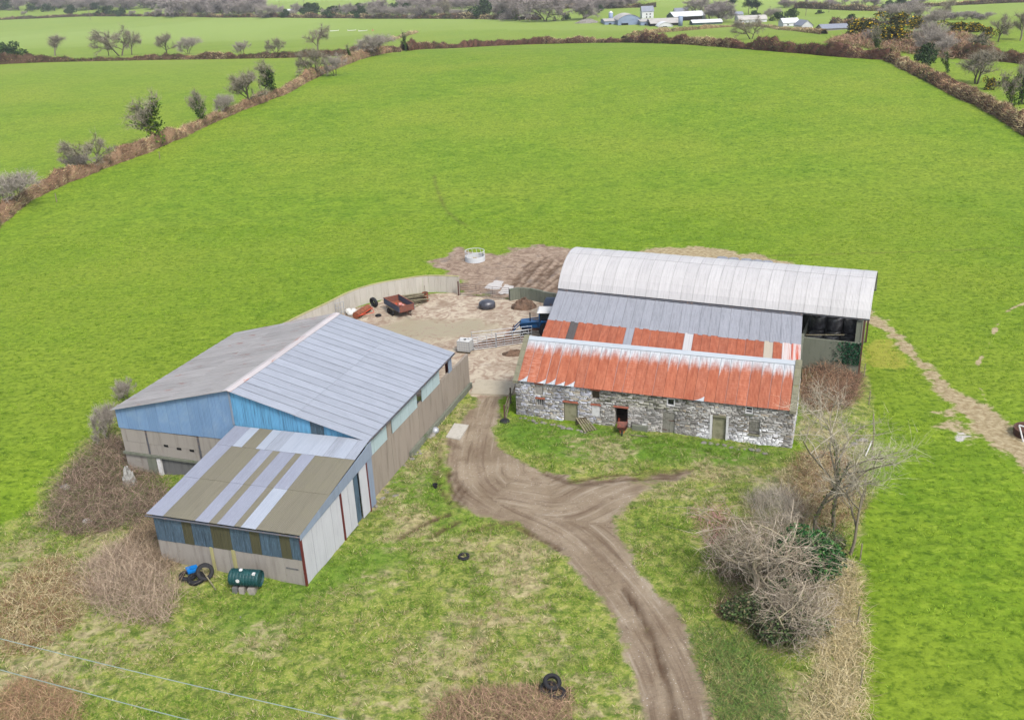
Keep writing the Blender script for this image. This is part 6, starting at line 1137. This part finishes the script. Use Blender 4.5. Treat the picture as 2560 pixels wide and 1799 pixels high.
# ------------------------------------------------------------------ far farm, houses and poles
def far_building(label, cat, u0, u1, v, hw, hr, depth, wall='fwhite', roof='slate', yaw=None, name='far_shed', arch=False, doors=(), windows=(), gable=False):
    """front from pixel u0 to u1 with its foot at v; hw, hr wall and roof heights in pixels; gable=True shows the gable end"""
    p, q = GT(u0, v), GT(u1, v); c_ = GT((u0+u1)/2, v); s = pxm(c_); W = (u1-u0)*s; hw *= s*1.03; hr *= s*1.03; o = thing(name, label, cat, (c_[0], c_[1], c_[2]-.3), -ROLL*0+(yaw or 0)); D_ = depth
    bx(o, 'wall', M[wall], -W/2, W/2, 0, D_, -1.2, hw)
    m = MB(); e = .3
    if gable:
        n = 12 if arch else 2; prof = [(-W/2-e+(W+2*e)*k/n, hw+hr*(math.sin(math.pi*k/n)**.8 if arch else 1-abs(2*k/n-1))) for k in range(n+1)]
        g = MB(); g.v = [(x, .0, z-.05) for x, z in prof]+[(W/2, 0, hw-.1), (-W/2, 0, hw-.1)]; g.v += [(x, D_, z) for x, _, z in g.v]; k = n+3; g.f = [tuple(range(k))[::-1], tuple(range(k, 2*k))]+[(i, (i+1) % k, k+(i+1) % k, k+i) for i in range(k)]; g.build('gable_end', M[wall], o)
        for k in range(n): m.hexa([(prof[k][0], -e, prof[k][1]), (prof[k+1][0], -e, prof[k+1][1]), (prof[k+1][0], D_+e, prof[k+1][1]), (prof[k][0], D_+e, prof[k][1])]+[(prof[k][0], -e, prof[k][1]+.12), (prof[k+1][0], -e, prof[k+1][1]+.12), (prof[k+1][0], D_+e, prof[k+1][1]+.12), (prof[k][0], D_+e, prof[k][1]+.12)])
    else:
        n = 8 if arch else 2; prof = [(-e+(D_+2*e)*k/n, hw+hr*(math.sin(math.pi*k/n)**.8 if arch else 1-abs(2*k/n-1))) for k in range(n+1)]
        g = MB()
        for x in (-W/2, W/2-.2):
            g = MB(); g.v = [(x, y, z-.03) for y, z in prof]+[(x+.2, y, z-.03) for y, z in prof]; k_ = n+1; g.f = [tuple(range(k_)), tuple(range(2*k_-1, k_-1, -1))]+[(i+1, i, k_+i, k_+i+1) for i in range(n)]+[(0, n, k_+n, k_)]; g.build('gable_end', M[wall], o)
        for k in range(n): m.hexa([(-W/2-e, prof[k][0], prof[k][1]), (W/2+e, prof[k][0], prof[k][1]), (W/2+e, prof[k+1][0], prof[k+1][1]), (-W/2-e, prof[k+1][0], prof[k+1][1])]+[(-W/2-e, prof[k][0], prof[k][1]+.12), (W/2+e, prof[k][0], prof[k][1]+.12), (W/2+e, prof[k+1][0], prof[k+1][1]+.12), (-W/2-e, prof[k+1][0], prof[k+1][1]+.12)])
    m.build('roof', M[roof], o)
    for a, b, z0, z1 in doors: bx(o, 'door', M['dark'], -W/2+a*W, -W/2+b*W, -.06, -.01, hw*z0, hw*z1)  # near-black panels paint the shade in doorways and open sides
    for a, b, z0, z1 in windows: f = bx(o, 'window', M['white'], -W/2+a*W-.08, -W/2+b*W+.08, -.05, -.01, hw*z0-.08, hw*z1+.08); bx(f, 'pane', M['glass'], -W/2+a*W, -W/2+b*W, -.08, -.052, hw*z0, hw*z1)
    return o
far_building('blue-grey arched barn with rounded gable in the far farmyard', 'barn', 1545, 1602, 63, 13, 12, 26, 'fblue', 'froof', gable=True, arch=True, doors=((.15, .45, 0, .45),))
far_building('blue-grey low side bay left of the far arched barn', 'shed', 1512, 1545, 62, 9, 4, 24, 'fblue', 'froof', doors=((.3, .5, 0, .5),)); far_building('blue-grey low side bay right of the far arched barn', 'shed', 1602, 1626, 64, 10, 4, 24, 'fblue', 'froof', doors=((.4, .55, 0, .5),))
far_building('long pale-roofed open shed in the far farmyard', 'shed', 1627, 1700, 65, 7, 10, 18, 'dark', 'froof'); far_building('small white polytunnel-shaped shed in front of the far farmyard', 'shed', 1646, 1682, 68, 3, 9, 10, 'fwhite', 'fwhite', gable=True, arch=True, doors=((.3, .6, 0, 1),))  # the open shed's dark wall paints its shaded inside
far_building('two-storey white farmhouse behind the far barns', 'house', 1605, 1634, 46, 16, 12, 8, 'fwhite', 'slate', name='farmhouse', windows=((.35, .45, .55, .75), (.65, .75, .55, .75), (.35, .45, .12, .35), (.65, .75, .12, .35)))
far_building('white-roofed open barn with dark green end on the far farm', 'barn', 1684, 1764, 52, 11, 10, 16, 'fgreen', 'fwhite', doors=((.02, .9, .1, .85),), yaw=.12); far_building('low white-roofed shed in front of the far green barn', 'shed', 1732, 1806, 62, 6, 6, 10, 'fgreen', 'fwhite'); far_building('grey slate cottage behind the far barn', 'house', 1688, 1720, 34, 6, 7, 7, 'fwhite', 'slate', name='farmhouse')  # wide dark panel paints the shade of the barn's open side
far_building('low pale barn with grey rounded roof on the far farm', 'barn', 1847, 1917, 57, 8, 9, 10, 'fwhite', 'froof', arch=True)
far_building('white bungalow with hipped pale roof', 'house', 1958, 1998, 66, 9, 10, 9, 'fwhite', 'fwhite', name='bungalow', windows=((.25, .35, .35, .7), (.65, .75, .3, .8))); far_building('white gabled wing of the bungalow with slate roof', 'house', 2004, 2032, 72, 8, 12, 12, 'fwhite', 'slate', gable=True, name='bungalow', doors=((.1, .4, 0, .6), (.6, .9, 0, .6)))
far_building('long grey slate-roofed outbuilding right of the bungalow', 'outbuilding', 2056, 2122, 76, 6, 9, 7, 'render', 'slate'); far_building('small white house high on the far right slope', 'house', 2266, 2298, 16, 6, 6, 8, 'fwhite', 'slate', name='farmhouse'); far_building('small white house behind the far pines', 'house', 1840, 1858, 42, 6, 6, 7, 'fwhite', 'slate', name='farmhouse', windows=((.4, .6, .3, .7),)); far_building('tiny white house among the far left trees', 'house', 264, 282, 15, 5, 5, 8, 'fwhite', 'slate', name='farmhouse')
far_building('long white polytunnel shed behind the far central hedge', 'shed', 668, 750, 30, 3, 3, 8, 'fwhite', 'fwhite', arch=True)
for u, v, h, lb in ((1527, 56, 27, 'pale cylindrical silo left of the far arched barn'), (1701, 66, 29, 'pale cylindrical feed silo in the middle of the far farmyard')):
    p = GT(u, v); s = pxm(p); o = thing('silo', lb, 'silo', (p[0], p[1], p[2]-.2)); m = MB(); m.lathe([(5.5*s, 0), (5.5*s, (h-4)*s)], 18); m.build('drum', M['fblue'], o, smooth=True); m = MB(); m.lathe([(5.6*s, (h-4)*s), (1*s, h*s)], 18); m.build('cone_roof', M['fwhite'], o)
heap('silage_clamp', 'rough tarpaulin-edged silage clamp beside the far barn', 'clamp', GT(1468, 58), 7.5, 3, 2.2, M['rubble'], 31)
for i, (u0, u1, v) in enumerate(((796,814,79), (825,847,79), (869,890,78), (896,918,79))):
    p = GT(u0, v); s = pxm(p); W = (u1-u0)*s; o = thing('feed_trough', 'long white feed trough on the far pasture', 'trough', (p[0], p[1], p[2]), 0, 'white feed troughs'); bx(o, 'trough_body', M['white'], 0, W, 0, .6, .05, .45)
    for x in (0.02, W-.14): bx(o, 'end_frame', M['white'], x, x+.12, -.02, .62, 0, .95)
p = GT(932, 78); heap('hay_heap', 'pale round hay heap at the end of the white troughs', 'hay', p, 1.0, .9, 1.1, M['hay'], 33)
for i, (u, v, h, lb) in enumerate(((226,50,38,'leaning utility pole at the near edge of the top left trees'), (464,45,44,'tall pale utility pole beside the far scrub'), (590,43,38,'utility pole standing in the far hedge gap'), (762,37,34,'utility pole with crossarm behind the polytunnel'), (700,30,26,'thin utility pole left of the polytunnel end'), (1804,44,14,'short white pole among the far farm trees'), (2014,40,18,'thin pole in the far right field'), (2072,32,18,'pole at the far right hedge'), (1924,30,14,'pole in the far field above the low barn'))):
    p = GT(u, v); s = pxm(p); o = thing('utility_pole', lb, 'pole', (p[0], p[1], p[2]-.2)); MB().tube([(0, 0, 0), (.2, 0, h*s)], [.2, .15], 6).build('mast', M['timber'], o); MB().tube([(-.8, 0, h*s-.5), (1.2, 0, h*s-.5)], .08, 5).build('crossarm', M['timber'], o)
for i, (u, v) in enumerate(((1118,124),(1240,119),(1820,124),(2158,139),(2290,187),(2341,197),(2405,226),(2472,258),(2542,305),(400,398),(142,505),(1240,118))):
    p = GT(u, v); o = MB().tube([(0, 0, -.1), (.03, 0, 1.3)], .07, 6).build('fence_post', M['timber']); o.location = tuple(p); tag(o, 'pale fence post on the pasture side of the hedge', 'post', 'fence posts along the hedge')

# ------------------------------------------------------------------ damp air over the far fields
t = NT('damp_air'); t.t.nodes.remove(t.b); pv = t.n('VolumePrincipled'); pv.inputs['Color'].default_value = (.86, .9, .95, 1); pv.inputs['Density'].default_value = .00012; pv.inputs['Anisotropy'].default_value = .2; t.L(pv.outputs[0], t.t.nodes['Material Output'].inputs['Volume'])
zl, zh = float(V[:, 2].min())-1.2, float(V[:, 2].max())+40; o = MB().box(-2750, 2750, -300, 5500, zl, zh).build('haze', t.m); tag(o, 'thin pale haze over the far fields and hills', 'haze', kind='stuff')
